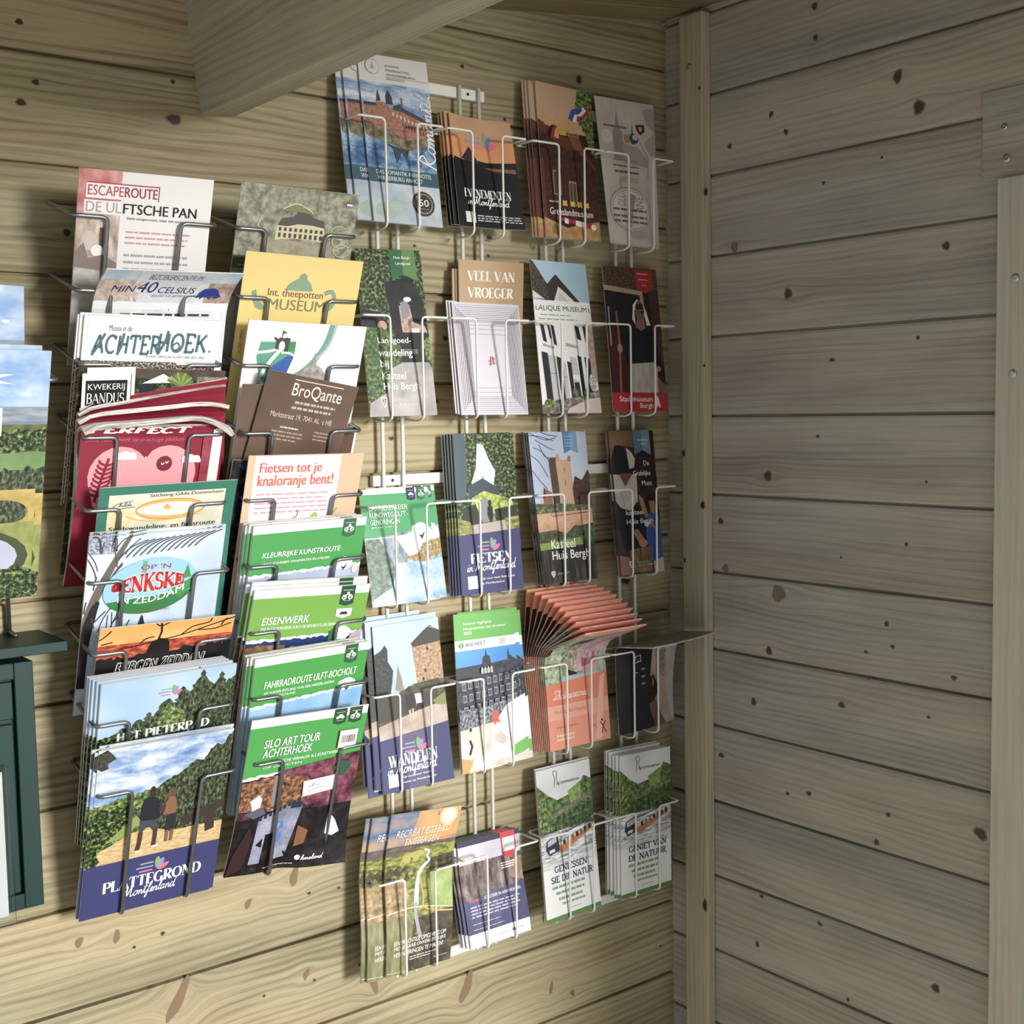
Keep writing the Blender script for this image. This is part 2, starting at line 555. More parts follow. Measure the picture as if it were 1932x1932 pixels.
GX = ((-0.928, -0.892, -0.813, -0.773), (-0.749, -0.714, -0.639, -0.599))
GZ = [ZO - 0.3225 - 0.0745 * k for k in range(9)]
GYF, GYB = -0.091, -0.012
root = empty('wire_brochure_rack', (-0.763, 0, GZ[8] - 0.155), 'grey wire brochure rack with two columns of overlapping tiers', 'brochure rack')
off = Vector((-0.763, 0, GZ[8] - 0.155))
for c in range(2):
    xo0, xi0, xi1, xo1 = GX[c]
    for x in (xi0 + 0.004, xi1 - 0.004):
        bm = bmesh.new()
        tube(bm, [Vector((x, -0.0075, GZ[8] - 0.150)) - off, Vector((x, -0.0075, GZ[0] + 0.028)) - off], 0.0026, 0)
        bmesh.ops.recalc_face_normals(bm, faces=bm.faces)
        link('upright_rod', bm, GREY_WIRE, root, True)
    for k in range(9):
        bm = bmesh.new()
        z = GZ[k]
        for xo, xi, sg in ((xo0, xi0, 1), (xo1, xi1, -1)):
            pts = [(xi + sg * 0.004, GYB, z + 0.024), (xo, GYB, z + 0.024), (xo, GYF, z), (xi, GYF, z), (xi + sg * 0.002, -0.040, z - 0.150), (xi + sg * 0.002, -0.0095, z - 0.146)]
            tube(bm, [Vector(p) - off for p in pts], 0.0023, 0.007)
        bmesh.ops.recalc_face_normals(bm, faces=bm.faces)
        link('pocket', bm, GREY_WIRE, root, True)

# ------------------------------------------------------------------ printed lettering
GLY = {}


def glyph(s, bold=0.0, shear=0.0):
    """outline text as triangles in its own unit box (x right, y up)"""
    k = (s, bold, shear)
    if k not in GLY:
        c = bpy.data.curves.new('lettering', 'FONT')
        c.body, c.offset, c.shear, c.resolution_u = s, bold, shear, 3
        o = bpy.data.objects.new('lettering', c)
        me = bpy.data.meshes.new_from_object(o)
        vs = [(v.co.x, v.co.y) for v in me.vertices]
        fs = [tuple(p.vertices) for p in me.polygons]
        bpy.data.objects.remove(o)
        bpy.data.curves.remove(c)
        bpy.data.meshes.remove(me)
        x0, x1 = min(v[0] for v in vs), max(v[0] for v in vs)
        y0, y1 = min(v[1] for v in vs), max(v[1] for v in vs)
        GLY[k] = ([((x - x0) / (x1 - x0), (y - y0) / (y1 - y0)) for x, y in vs], fs)
    return GLY[k]


# roman capitals: l = line (x0 y0 x1 y1 thick), a = arc (cx cy rx ry from to), s = foot (x y)
ROMAN = {
    'A': (.9, 'l .45 1 .08 0 0;l .45 1 .8 0 1;l .2 .34 .68 .34 0;s .08 0;s .8 0'),
    'B': (.78, 'l .17 0 .17 1 1;l .05 1 .4 1 0;a .4 .77 .24 .22 -90 90;l .17 .54 .4 .54 0;a .4 .27 .29 .26 -90 90;l .05 0 .4 0 0'),
    'C': (.82, 'a .45 .5 .36 .49 48 312;l .7 .98 .7 .76 0'),
    'D': (.88, 'l .17 0 .17 1 1;l .05 1 .4 1 0;l .05 0 .4 0 0;a .4 .5 .4 .49 -90 90'),
    'E': (.72, 'l .17 0 .17 1 1;l .05 1 .63 1 0;l .17 .52 .5 .52 0;l .05 0 .65 0 0;l .63 1 .63 .8 0;l .65 0 .65 .22 0'),
    'F': (.68, 'l .17 0 .17 1 1;l .05 1 .62 1 0;l .17 .52 .5 .52 0;l .62 1 .62 .8 0;s .17 0'),
    'G': (.88, 'a .45 .5 .36 .49 48 320;l .72 .06 .72 .42 1;s .72 .42'),
    'H': (.9, 'l .17 0 .17 1 1;l .73 0 .73 1 1;l .17 .51 .73 .51 0;s .17 0;s .17 1;s .73 0;s .73 1'),
    'I': (.36, 'l .18 0 .18 1 1;s .18 0;s .18 1'),
    'J': (.5, 'l .34 1 .34 .2 1;a .2 .18 .14 .18 180 360;s .34 1'),
    'K': (.85, 'l .17 0 .17 1 1;l .7 1 .2 .45 0;l .34 .6 .74 0 1;s .17 0;s .17 1;s .7 1;s .74 0'),
    'L': (.68, 'l .17 0 .17 1 1;l .05 0 .62 0 0;l .62 0 .62 .24 0;s .17 1'),
    'M': (1.02, 'l .13 0 .13 1 0;l .13 1 .47 .05 1;l .47 .05 .84 1 0;l .86 0 .86 1 1;s .13 0;s .13 1;s .86 0;s .86 1'),
    'N': (.9, 'l .14 0 .14 1 0;l .14 1 .74 0 1;l .74 0 .74 1 0;s .14 0;s .1 1;s .74 1'),
    'O': (.9, 'a .45 .5 .37 .49 0 360'),
    'P': (.74, 'l .17 0 .17 1 1;l .05 1 .38 1 0;a .38 .73 .28 .26 -90 90;l .17 .47 .38 .47 0;s .17 0'),
    'R': (.82, 'l .17 0 .17 1 1;l .05 1 .38 1 0;a .38 .75 .26 .24 -90 90;l .17 .51 .38 .51 0;l .36 .5 .7 0 1;s .17 0;s .72 0'),
    'S': (.68, 'a .34 .75 .23 .24 40 270;a .34 .26 .25 .25 -140 90;l .56 .98 .56 .78 0;l .09 .02 .09 .24 0'),
    'T': (.78, 'l .39 0 .39 1 1;l .06 1 .72 1 0;l .06 1 .06 .78 0;l .72 1 .72 .78 0;s .39 0'),
    'U': (.88, 'l .17 .3 .17 1 1;a .45 .3 .28 .29 180 360;l .73 .3 .73 1 0;s .17 1;s .73 1'),
    'V': (.86, 'l .08 1 .45 0 1;l .45 0 .78 1 0;s .1 1;s .78 1'),
    'W': (1.2, 'l .08 1 .36 0 1;l .36 0 .6 .9 0;l .55 1 .84 0 1;l .84 0 1.1 1 0;s .08 1;s .55 1;s 1.1 1'),
    'Z': (.75, 'l .1 1 .66 1 0;l .66 1 .08 0 1;l .08 0 .68 0 0;l .68 0 .68 .22 0;l .1 1 .1 .8 0'),
    ' ': (.42, ''), '-': (.4, 'l .05 .45 .35 .45 0')}
CURSIVE = {
    'M': (.86, [[(0, 0), (.15, .5), (.22, 1), (.25, .5), (.32, .12), (.5, .7), (.62, 1), (.6, .5), (.66, 0), (.86, .1)]]),
    'o': (.46, [[(0, .1), (.12, .4), (.3, .42), (.36, .2), (.2, 0), (.06, .12), (.12, .38), (.34, .42), (.46, .3)]]),
    'n': (.42, [[(0, .3), (.06, .42), (.05, 0), (.12, .28), (.24, .42), (.3, .3), (.3, .05), (.42, .08)]]),
    'm': (.64, [[(0, .3), (.06, .42), (.05, 0), (.14, .34), (.24, .4), (.26, 0), (.36, .34), (.46, .4), (.5, .05), (.64, .08)]]),
    't': (.3, [[(0, .05), (.12, .5), (.2, .95), (.14, .4), (.16, .03), (.3, .1)], [(.02, .62), (.34, .68)]]),
    'f': (.34, [[(0, 0), (.2, .45), (.36, .9), (.28, 1), (.2, .7), (.14, 0), (.08, -.4), (0, -.3), (.15, 0), (.34, .1)]]),
    'e': (.34, [[(0, .05), (.18, .22), (.26, .38), (.16, .44), (.06, .25), (.12, .02), (.34, .12)]]),
    'r': (.36, [[(0, 0), (.08, .44), (.12, .36), (.26, .42), (.24, .2), (.26, .02), (.36, .1)]]),
    'l': (.28, [[(0, .05), (.18, .5), (.26, .95), (.18, 1), (.12, .5), (.14, .03), (.28, .1)]]),
    'a': (.45, [[(.3, .4), (.14, .44), (.03, .2), (.12, 0), (.28, .2), (.33, .42), (.3, .1), (.45, .06)]]),
    'd': (.5, [[(.3, .4), (.14, .44), (.03, .2), (.12, 0), (.28, .2), (.44, 1), (.33, .2), (.38, 0), (.5, .1)]]),
    'i': (.24, [[(0, .05), (.1, .42), (.08, .05), (.24, .08)], [(.14, .6), (.16, .64)]]),
    'h': (.46, [[(0, .05), (.18, .5), (.24, .95), (.14, .9), (.06, 0), (.16, .34), (.28, .4), (.32, .05), (.46, .08)]]),
    's': (.28, [[(0, 0), (.14, .42), (.2, .15), (.05, 0), (.28, .08)]]),
    'k': (.34, [[(0, .05), (.15, .6), (.2, 1), (.1, .5), (.08, 0), (.14, .25), (.28, .4), (.14, .22), (.34, .02)]]),
    'p': (.4, [[(0, .1), (.1, .42), (0, -.4), (.1, .3), (.26, .42), (.3, .15), (.12, .02), (.4, .1)]]),
    'w': (.44, [[(0, .42), (.06, .02), (.18, .3), (.24, .02), (.36, .42), (.44, .36)]]),
    'S': (.6, [[(.55, .8), (.4, 1), (.15, .8), (.35, .45), (.25, .05), (0, .1), (.2, .25), (.6, .1)]]),
    'R': (.72, [[(.05, 0), (.2, .9), (.05, .7), (.3, 1.05), (.52, .8), (.2, .5), (.5, .05), (.72, .1)]]), ' ': (.3, [])}


def roman(s, thick, thin, serif):
    polys, x = [], 0.0

    def seg(x0, y0, x1, y1, w0):
        dx, dy = x1 - x0, y1 - y0
        n = math.hypot(dx, dy) or 1
        ox, oy = -dy / n * w0 / 2, dx / n * w0 / 2
        polys.append([(x + x0 + ox, y0 + oy), (x + x0 - ox, y0 - oy), (x + x1 - ox, y1 - oy), (x + x1 + ox, y1 + oy)])
    for ch in s:
        wd, d = ROMAN[ch]
        for t in filter(None, d.split(';')):
            q = t.split()
            n = [float(i) for i in q[1:]]
            if q[0] == 'l':
                seg(n[0], n[1], n[2], n[3], thick if n[4] else thin)
            elif q[0] == 's':
                if serif:
                    seg(n[0] - serif, n[1], n[0] + serif, n[1], thin)
            else:
                m = max(5, int(abs(n[5] - n[4]) / 22))
                pr = None
                for i in range(m + 1):
                    a = math.radians(n[4] + (n[5] - n[4]) * i / m)
                    ww = (thin + (thick - thin) * abs(math.cos(a))) / 2
                    p = ((x + n[0] + (n[2] + ww) * math.cos(a), n[1] + (n[3] + ww) * math.sin(a)),
                         (x + n[0] + (n[2] - ww) * math.cos(a), n[1] + (n[3] - ww) * math.sin(a)))
                    if pr:
                        polys.append([pr[0], pr[1], p[1], p[0]])
                    pr = p
        x += wd
    return polys


def ribbon(pts, wd):
    out, pr = [], None
    n = len(pts)
    for i, (x, y) in enumerate(pts):
        a, b = pts[max(0, i - 1)], pts[min(n - 1, i + 1)]
        dx, dy = b[0] - a[0], b[1] - a[1]
        m = math.hypot(dx, dy) or 1
        ww = (wd(i / max(1, n - 1)) if callable(wd) else wd) / 2
        p = ((x - dy / m * ww, y + dx / m * ww), (x + dy / m * ww, y - dx / m * ww))
        if pr:
            out.append([pr[0], pr[1], p[1], p[0]])
        pr = p
    return out


def catmull(p, n=4):
    out = []
    for i in range(len(p) - 1):
        a, b, c, d = p[max(0, i - 1)], p[i], p[i + 1], p[min(len(p) - 1, i + 2)]
        for k in range(n):
            t = k / n
            out.append(tuple(0.5 * (2 * b[j] + (c[j] - a[j]) * t + (2 * a[j] - 5 * b[j] + 4 * c[j] - d[j]) * t * t +
                                    (3 * b[j] - a[j] - 3 * c[j] + d[j]) * t ** 3) for j in (0, 1)))
    out.append(tuple(p[-1]))
    return out


def cursive(s, wd):
    polys, x = [], 0.0
    for ch in s:
        w0, strokes = CURSIVE[ch]
        for st in strokes:
            polys += ribbon(catmull([(x + a + b * 0.18, b) for a, b in st]), wd)
        x += w0
    return polys


# ------------------------------------------------------------------ printed sheets
PAPER = flat('e4e2dc', 0.6)


ROUGH = []


class Sheet:
    """a leaflet or booklet: corners TL TR BR BL of its front, thickness t, optional bend(u, v) -> metres towards the room
    or profile(v) -> (forward, up) from the bottom edge.  Art coordinates run 0..1 from the top left corner."""

    def __init__(self, TL, TR, BR, BL, base, t=0.0006, bend=None, prof=None, nu=1, nv=1, edge=None, back=None):
        self.c = [Vector(p) for p in (TL, TR, BR, BL)]
        TL, TR, BR, BL = self.c
        self.W = ((TR - TL).length + (BR - BL).length) / 2
        self.H = ((BL - TL).length + (BR - TR).length) / 2
        self.n = (BL - TL).cross(TR - TL).normalized()
        if self.n.y > 0:
            self.n = -self.n
        self.upv = ((TL - BL) + (TR - BR)).normalized()
        self.bend, self.prof = bend, prof
        self.curved = bool(bend or prof)
        if self.curved:
            nu, nv = max(nu, 14), max(nv, 22)
        self.bm = bmesh.new()
        self.uvl = self.bm.loops.layers.uv.new('UVMap')
        self.mats, self.k, self.nu, self.nv, self.vs = [], 0, nu, nv, 1.0
        self.seed = random.random() * 9
        mb, me, mk = self.mi(base), self.mi(edge or PAPER), self.mi(back or PAPER)
        F = [[self.vert(i / nu, j / nv, 0) for j in range(nv + 1)] for i in range(nu + 1)]
        B = [[self.vert(i / nu, j / nv, -t) for j in range(nv + 1)] for i in range(nu + 1)]
        for i in range(nu):
            for j in range(nv):
                self.face([F[i][j], F[i][j + 1], F[i + 1][j + 1], F[i + 1][j]], mb, [(i / nu, j / nv), (i / nu, (j + 1) / nv), ((i + 1) / nu, (j + 1) / nv), ((i + 1) / nu, j / nv)])
                self.face([B[i][j], B[i + 1][j], B[i + 1][j + 1], B[i][j + 1]], mk)
        for i in range(nu):
            q = t / self.H
            self.face([F[i][0], F[i + 1][0], B[i + 1][0], B[i][0]], me, [(i / nu, 0), ((i + 1) / nu, 0), ((i + 1) / nu, q), (i / nu, q)])
            self.face([F[i][nv], B[i][nv], B[i + 1][nv], F[i + 1][nv]], me, [(i / nu, 0), (i / nu, q), ((i + 1) / nu, q), ((i + 1) / nu, 0)])
        for j in range(nv):
            a, b = j / nv * self.H / self.W, (j + 1) / nv * self.H / self.W
            self.face([F[0][j], B[0][j], B[0][j + 1], F[0][j + 1]], me, [(a, 0), (a, q), (b, q), (b, 0)])
            self.face([F[nu][j], F[nu][j + 1], B[nu][j + 1], B[nu][j]], me, [(a, 0), (b, 0), (b, q), (a, q)])

    def mi(self, m):
        if isinstance(m, str):
            m = flat(m)
        if m not in self.mats:
            self.mats.append(m)
        return self.mats.index(m)

    def raw(self, u, v):
        TL, TR, BR, BL = self.c
        if self.prof:
            d, h = self.prof(u, v)
            return BL.lerp(BR, u) + self.n * d + self.upv * h
        p = TL.lerp(TR, u).lerp(BL.lerp(BR, u), v)
        return p + self.n * self.bend(u, v) if self.bend else p

    def pos(self, u, v, off):
        p = self.raw(u, v)
        if not self.curved:
            return p + self.n * off
        e = 0.01
        n = (self.raw(u, v + e) - self.raw(u, v - e)).cross(self.raw(u + e, v) - self.raw(u - e, v)).normalized()
        return p + n * off

    def vert(self, u, v, off):
        return self.bm.verts.new(self.pos(u, v, off))

    def face(self, vs, mi, uvs=None):
        try:
            f = self.bm.faces.new(vs)
        except ValueError:
            return
        f.material_index = mi
        for i, lp in enumerate(f.loops):
            u, v = uvs[i] if uvs else (0.5, 0.5)
            lp[self.uvl].uv = (u * self.W + self.seed, (1 - v) * self.H + self.seed)

    def tris(self, pts, mi, off):
        """one convex or concave polygon"""
        pts = [(min(1.0, max(0.0, u)), 1.0 if v > 0.995 else min(1.0, max(0.0, v * self.vs))) for u, v in pts]
        if len({(round(u, 5), round(v, 5)) for u, v in pts}) < 3:
            return
        if self.curved:
            q = [Vector((u, v, 0)) for u, v in pts]
            T = [(pts[0], pts[1], pts[2])] if len(pts) == 3 else [tuple(pts[i] for i in t) for t in tessellate_polygon([q])]
            out = []
            while T:
                a, b, c = T.pop()
                L = [math.dist(a, b), math.dist(b, c), math.dist(c, a)]
                m = max(L)
                if m < 0.09:
                    out.append((a, b, c))
                    continue
                if m == L[1]:
                    a, b, c = b, c, a
                elif m == L[2]:
                    a, b, c = c, a, b
                h = ((a[0] + b[0]) / 2, (a[1] + b[1]) / 2)
                T += [(a, h, c), (h, b, c)]
            for t in out:
                self.face([self.vert(u, v, off) for u, v in t], mi, t)
        else:
            self.face([self.vert(u, v, off) for u, v in pts], mi, pts)

    def lay(self, polys, mat, lift=0.0):
        self.k += 0 if lift else 1
        off = 0.00012 + (0.00004 if self.curved else 0.00003) * self.k + lift
        mi = self.mi(mat)
        for p in polys:
            self.tris(p, mi, off)
        return self

    # drawing: rectangle, polygon, ellipse, line, outline text, roman capitals, cursive, word bars
    def R(self, u0, v0, u1, v1, m):
        return self.lay([[(u0, v0), (u0, v1), (u1, v1), (u1, v0)]], m)

    def P(self, pts, m):
        if m in ROUGH:                           # foliage: ragged outline
            r = random.Random(int(pts[0][0] * 997 + pts[0][1] * 571) + len(pts))
            q = []
            for i, (a, b) in enumerate(pts):
                c, d = pts[(i + 1) % len(pts)]
                edge = (a == c and a in (0, 1)) or (b == d and b in (0, 1))
                n = 1 if edge else max(1, int(math.hypot(c - a, (d - b) * 1.4) / 0.022))
                q.append((a, b))
                for k in range(1, n):
                    q.append((a + (c - a) * k / n + (r.random() - .5) * .026, b + (d - b) * k / n + (r.random() - .5) * .022))
            pts = q
        return self.lay([pts], m)

    def E(self, u, v, ru, rv, m, a0=0, a1=360, n=20):
        return self.lay([[(u + ru * math.cos(math.radians(a0 + (a1 - a0) * i / n)), v - rv * math.sin(math.radians(a0 + (a1 - a0) * i / n))) for i in range(n + (a1 - a0 < 360))]], m)

    def L(self, pts, wd, m, smooth=False):
        a = self.H / self.W
        q = [(u, v * a) for u, v in pts]
        if smooth:
            q = catmull(q)
        return self.lay([[(x, y / a) for x, y in p] for p in ribbon(q, wd)], m)

    def fit(self, polys, u0, v0, u1, v1, m, rot=0, jit=None, lift=0.0):
        xs = [x for p in polys for x, y in p]
        ys = [y for p in polys for x, y in p]
        x0, x1, y0, y1 = min(xs), max(xs), min(ys), max(ys)
        out = []
        for p in polys:
            q = []
            for x, y in p:
                a, b = (x - x0) / (x1 - x0), 1 - (y - y0) / (y1 - y0)
                if rot == 90:
                    a, b = b, 1 - a
                elif rot == -90:
                    a, b = 1 - b, a
                u, v = u0 + a * (u1 - u0), v0 + b * (v1 - v0)
                q.append(jit(u, v) if jit else (u, v))
            out.append(q)
        return self.lay(out, m, lift)

    def T(self, s, u0, v0, u1, v1, m, bold=0.0, shear=0.0, rot=0, jit=None):
        vs, fs = glyph(s, 0.0, shear)
        b = max(0.0, bold) * 1.6 * (v1 - v0) / (u1 - u0) * self.H / self.W
        polys = [[vs[i] for i in f] for f in fs]
        self.fit(polys, u0, v0, u1, v1, m, rot, jit)
        if b > 0:
            d = b * (u1 - u0) if not rot else 0.0
            for q, k in enumerate((-0.5, 0.5)):
                self.fit(polys, u0 + k * d, v0, u1 + k * d, v1, m, rot, jit, 0.000009 * (q + 1))
        return self

    def D(self, s, u0, v0, u1, v1, m, thick=0.2, thin=0.06, serif=0.13, jit=None):
        return self.fit(roman(s, thick, thin, serif), u0, v0, u1, v1, m, 0, jit)

    def S(self, s, u0, v0, u1, v1, m, wd=0.1, rot=0):
        return self.fit(cursive(s, wd), u0, v0, u1, v1, m, rot)

    def G(self, u0, v0, u1, v1, n, m, fill=0.5):
        rs = random.Random(n * 13 + int(u0 * 100))
        h = (v1 - v0) / n
        out = []
        for i in range(n):
            u = u0
            end = u1 - (rs.random() * 0.25 * (u1 - u0) if i == n - 1 else rs.random() * 0.06 * (u1 - u0))
            while u < end:
                d = min(end - u, (u1 - u0) * (0.05 + 0.13 * rs.random()))
                out.append([(u, v0 + i * h), (u, v0 + (i + fill) * h), (u + d, v0 + (i + fill) * h), (u + d, v0 + i * h)])
                u += d + (u1 - u0) * 0.025
        return self.lay(out, m)

    def done(self, name, label, cat, group=None, smooth=False):
        o = link(name, self.bm, self.mats, None, False)
        rebase(o, (self.raw(0, 1) + self.raw(1, 1)) / 2)
        return tag(o, label, cat, group)


def copies(o, steps, label, group):
    """further copies of a leaflet in the same pocket"""
    if 'group' not in o:
        o['group'] = group
    out = []
    for s in steps:
        c = o.copy()
        COL.objects.link(c)
        c.location = o.location + Vector(s[:3])
        if len(s) > 3:
            c.rotation_euler = (math.radians(s[3]), math.radians(s[4]) if len(s) > 4 else 0, 0)
        c['label'] = label
        c['group'] = group
        out.append(c)
    return out

# ------------------------------------------------------------------ pictures used on several covers
SKY = tex(('5f93cf', '8db6e2', 'cfe0f2', 'f1f4f8'), 22, 4, (1, 2.2), lo=0.3, hi=0.68)
SKYB = tex(('5178b4', '83a2cd', 'c3d0e2', 'eef0f3'), 26, 5, (1, 2.6), 0.12)
LEAF = tex(('080c08', '1a2713', '3d5426', '7d9448', 'a9ba6c'), 230, 6, lo=0.38, hi=0.68)
LEAFL = tex(('1f2c16', '48602c', '7d9148', 'b5ba74'), 200, 6, lo=.36, hi=.66)
PINE = tex(('10170f', '2a3522', '525f40', '7d875f'), 240, 6, (1.3, 0.7), lo=.36, hi=.66)
GRASS = tex(('3a461f', '6e7838', '9d9c48', 'cdbe62'), 90, 4, (1, 2.5))
WATER = tex(('54718f', '86a3c0', 'c2d2e2', 'f2f5f8'), 160, 5, (0.5, 2.4), 0.6)
BRICK = tex(('6f4535', '97654b', 'bb8a68', 'd5ad88'), 300, 4)
STONE = tex(('7d5a40', 'a37f5f', 'c3a27f', 'dcc3a2'), 320, 5)
SAND = tex(('b08d55', 'cfae74', 'e4cb95'), 120, 4, (1, 3))
DARK = tex(('0b0b10', '15151c', '24242c'), 60, 3)
ROUGH += [LEAF, LEAFL, PINE]
NAVY, WHITE, INK = '3c3f72', 'f2f2f2', '1b1b20'
CROWD = tex(('14130f', '3f3a32', '8b8275', 'cfc6b6'), 420, 5, lo=0.36, hi=0.62)
G1 = 'leaflets in the grey wire brochure rack'
G2 = 'leaflets in the white wire leaflet racks'


def mlogo(c, u, v, w, hi=True):
    """three speckled bars and a three leafed flower"""
    h = w * c.W / c.H
    for i, (a, b, col) in enumerate(((0.12, 0.52, '8fa6a0'), (0.0, 0.52, '8f97c9'), (0.1, 0.5, 'd87f96'))):
        c.R(u + a * w, v + h * (0.16 + 0.13 * i), u + b * w, v + h * (0.215 + 0.13 * i), col)
    for x0, y0, x1, y1, col in ((0.64, 0.02, 0.66, 0.44, '86a868'), (0.82, 0.1, 0.66, 0.46, '8c90c8'), (1.0, 0.3, 0.68, 0.48, 'dd6f80')):
        cx, cy, dx, dy = (x0 + x1) / 2, (y0 + y1) / 2, (x1 - x0) / 2, (y1 - y0) / 2
        nx, ny = -dy, dx
        pts = []
        for i in range(12):
            a = i * math.pi / 6
            pts.append((u + w * (cx + dx * math.cos(a) + nx * 0.42 * math.sin(a)), v + h * (cy + dy * math.cos(a) + ny * 0.42 * math.sin(a))))
        c.P(pts, col)


def badge(c, u0, u1, v1, col, icon, v0=0.0):
    m = (u0 + u1) / 2
    c.P([(u0, v0), (u0, v1 - 0.012), (m, v1), (u1, v1 - 0.012), (u1, v0)], col)
    w, vm = u1 - u0, v0 + (v1 - v0) * 0.52
    k = c.W / c.H
    c.R(u0 + w * 0.15, v0 + (v1 - v0) * 0.2, u1 - w * 0.15, v0 + (v1 - v0) * 0.24, 'a9bfae')
    if icon == 'bike':
        for s in (-1, 1):
            c.E(m + s * w * 0.22, vm + 0.006, w * 0.17, w * 0.17 * k, 'eef4ee')
            c.E(m + s * w * 0.22, vm + 0.006, w * 0.09, w * 0.09 * k, col)
        c.L([(m - w * 0.22, vm + 0.006), (m - w * 0.05, vm - 0.012), (m + w * 0.14, vm - 0.010), (m + w * 0.22, vm + 0.006)], w * 0.09, 'eef4ee')
        c.E(m + w * 0.02, vm - 0.020, w * 0.09, w * 0.09 * k, 'eef4ee')
    else:
        c.P([(m - w * .34, vm + .006), (m - w * .34, vm - .002), (m - w * .2, vm - .006), (m - w * .1, vm - .016), (m + w * .14, vm - .016), (m + w * .24, vm - .005), (m + w * .34, vm), (m + w * .34, vm + .006)], 'eef4ee')
        for s in (-1, 1):
            c.E(m + s * w * .2, vm + .006, w * .08, w * .08 * k, 'eef4ee')
    c.R(u0 + w * 0.25, v0 + (v1 - v0) * 0.72, u1 - w * 0.25, v0 + (v1 - v0) * 0.75, 'a9bfae')


def flower_map(c, u0, v0, u1, v1, bird='1f4030', col='eeeeee'):
    cu, cv, ru, rv = (u0 + u1) / 2, (v0 + v1) / 2, (u1 - u0) / 2, (v1 - v0) / 2
    for i in range(7):
        a = i * 2 * math.pi / 7 + 0.3
        c.E(cu + ru * 0.62 * math.cos(a), cv + rv * 0.55 * math.sin(a), ru * (0.42 + 0.07 * (i % 3)), rv * (0.38 + 0.06 * (i % 2)), col, n=9)
    c.E(cu, cv, ru * 0.6, rv * 0.6, col, n=9)
    for i in range(5):
        a = i * 2 * math.pi / 5
        c.L([(cu, cv), (cu + ru * 0.7 * math.cos(a), cv + rv * 0.7 * math.sin(a))], 0.004, 'c9cdd0')
    if bird:
        c.P([(cu - ru * .3, cv + rv * .45), (cu + ru * .05, cv + rv * .55), (cu + ru * .45, cv + rv * .1), (cu + ru * .2, cv + rv * .75), (cu - ru * .05, cv + rv * 1.1), (cu, cv + rv * .8)], bird)


def shield(c, u0, v0, u1, v1):
    m = (u0 + u1) / 2
    h = v1 - v0
    c.P([(u0, v0 + h * .06), (m, v0), (u1, v0 + h * .06), (u1, v0 + h * .45), (m, v1), (u0, v0 + h * .45)], WHITE)
    w = u1 - u0
    c.P([(u0 + w * .16, v0 + h * .12), (u1 - w * .16, v0 + h * .12), (u1 - w * .18, v0 + h * .42), (m, v0 + h * .8), (u0 + w * .18, v0 + h * .42)], 'b03a42')
    c.L([(m - w * .15, v0 + h * .2), (m + w * .12, v0 + h * .3), (m - w * .1, v0 + h * .45), (m + w * .05, v0 + h * .6)], w * .14, WHITE)


def ribbon_tab(c, u0, u1, v1, ca, cb, lines, notch=0.05):
    m = (u0 + u1) / 2
    c.P([(u0, 0), (u0 + .01, v1), (m, v1 - notch), (m, 0)], ca)
    c.P([(m, 0), (m, v1 - notch), (u1 + .01, v1), (u1, 0)], cb)
    for s, a0, b0, a1, b1 in lines:
        if s:
            c.T(s, a0, b0, a1, b1, 'e9efe6', 0.01)
        else:
            c.G(a0, b0, a1, b1, 1, 'dbe6ea')


def jag(u0, u1, v0, v1, amp, n, seed):
    """ragged brush edge running from (u0, v0) to (u1, v1)"""
    r = random.Random(seed)
    return [(u0 + (u1 - u0) * i / n, v0 + (v1 - v0) * i / n + (r.random() - 0.5) * amp) for i in range(n + 1)]


# ------------------------------------------------------------------ grey rack
GDIR = 0.345                                # run of the pocket fronts per metre of height


def gsheet(tl, tr, k, base, out=0.0, H=None, Yt=None, asp=1.385, **kw):
    """front of a booklet in tier k: its two top corners on the photo, leaning along the pocket front"""
    zt = at(tl[0], tl[1], -0.1).z
    Y = Yt if Yt is not None else -(0.0865 + GDIR * (zt - GZ[k])) + out
    TL, TR = at(tl[0], tl[1], Y), at(tr[0], tr[1], Y)
    e = (TR - TL).normalized()
    d = Vector((0, GDIR, -1))
    d = (d - e * d.dot(e)).normalized()
    zb = GZ[k] - 0.147
    h = H or ((TL.z + TR.z) / 2 - zb) / -d.z
    c = Sheet(TL, TR, TR + d * h, TL + d * h, base, **kw)
    if asp:                                  # art drawn for a page of this height to width ratio
        c.vs = asp * c.W / c.H
    return c


# column one, top to bottom
c = gsheet((150, 316), (404, 340), 0, 'eceaea', t=0.0015)
c.R(0, 0, .31, .24, tex(('a8343f', 'c25a5f', 'd98f8c', 'e9c3bb'), 24, 3)).R(0, .22, .31, .46, tex(('8d7a70', 'c3aea0', 'e6d9cc'), 60, 3, (2, .6)))
c.R(.17, .29, .2, .42, '5a4b46').E(.1, .36, .05, .05, 'cfc4bb').R(0, .44, .31, 1, tex(('8d8a88', 'b3b0ae', 'd0cecc'), 40, 3)).E(.16, .41, .045, .03, 'efeeee')
c.P([(0, .42), (.06, .37), (.1, .45), (.2, .43), (.31, .47), (.31, .52), (0, .5)], '8a7b74')
c.R(.055, .062, .31, .145, 'f6efee').R(.055, .062, .59, .068, 'b3384a').R(.583, .062, .59, .14, 'b3384a').R(.055, .142, .31, .147, 'c98d90')
c.T('ESCAPE', .068, .077, .325, .128, 'b5495a', .012).T('ROUTE', .335, .077, .575, .128, '9c2440', .012)
c.R(.045, .152, .31, .222, 'f6efee').T('DE UL', .06, .16, .315, .212, 'a5a2a4', .02).T('FTSCHE PAN', .33, .16, .885, .212, '111114', .02)
c.T('Geen escape-room, maar een escape-route', .36, .226, .88, .245, '5b5b60')
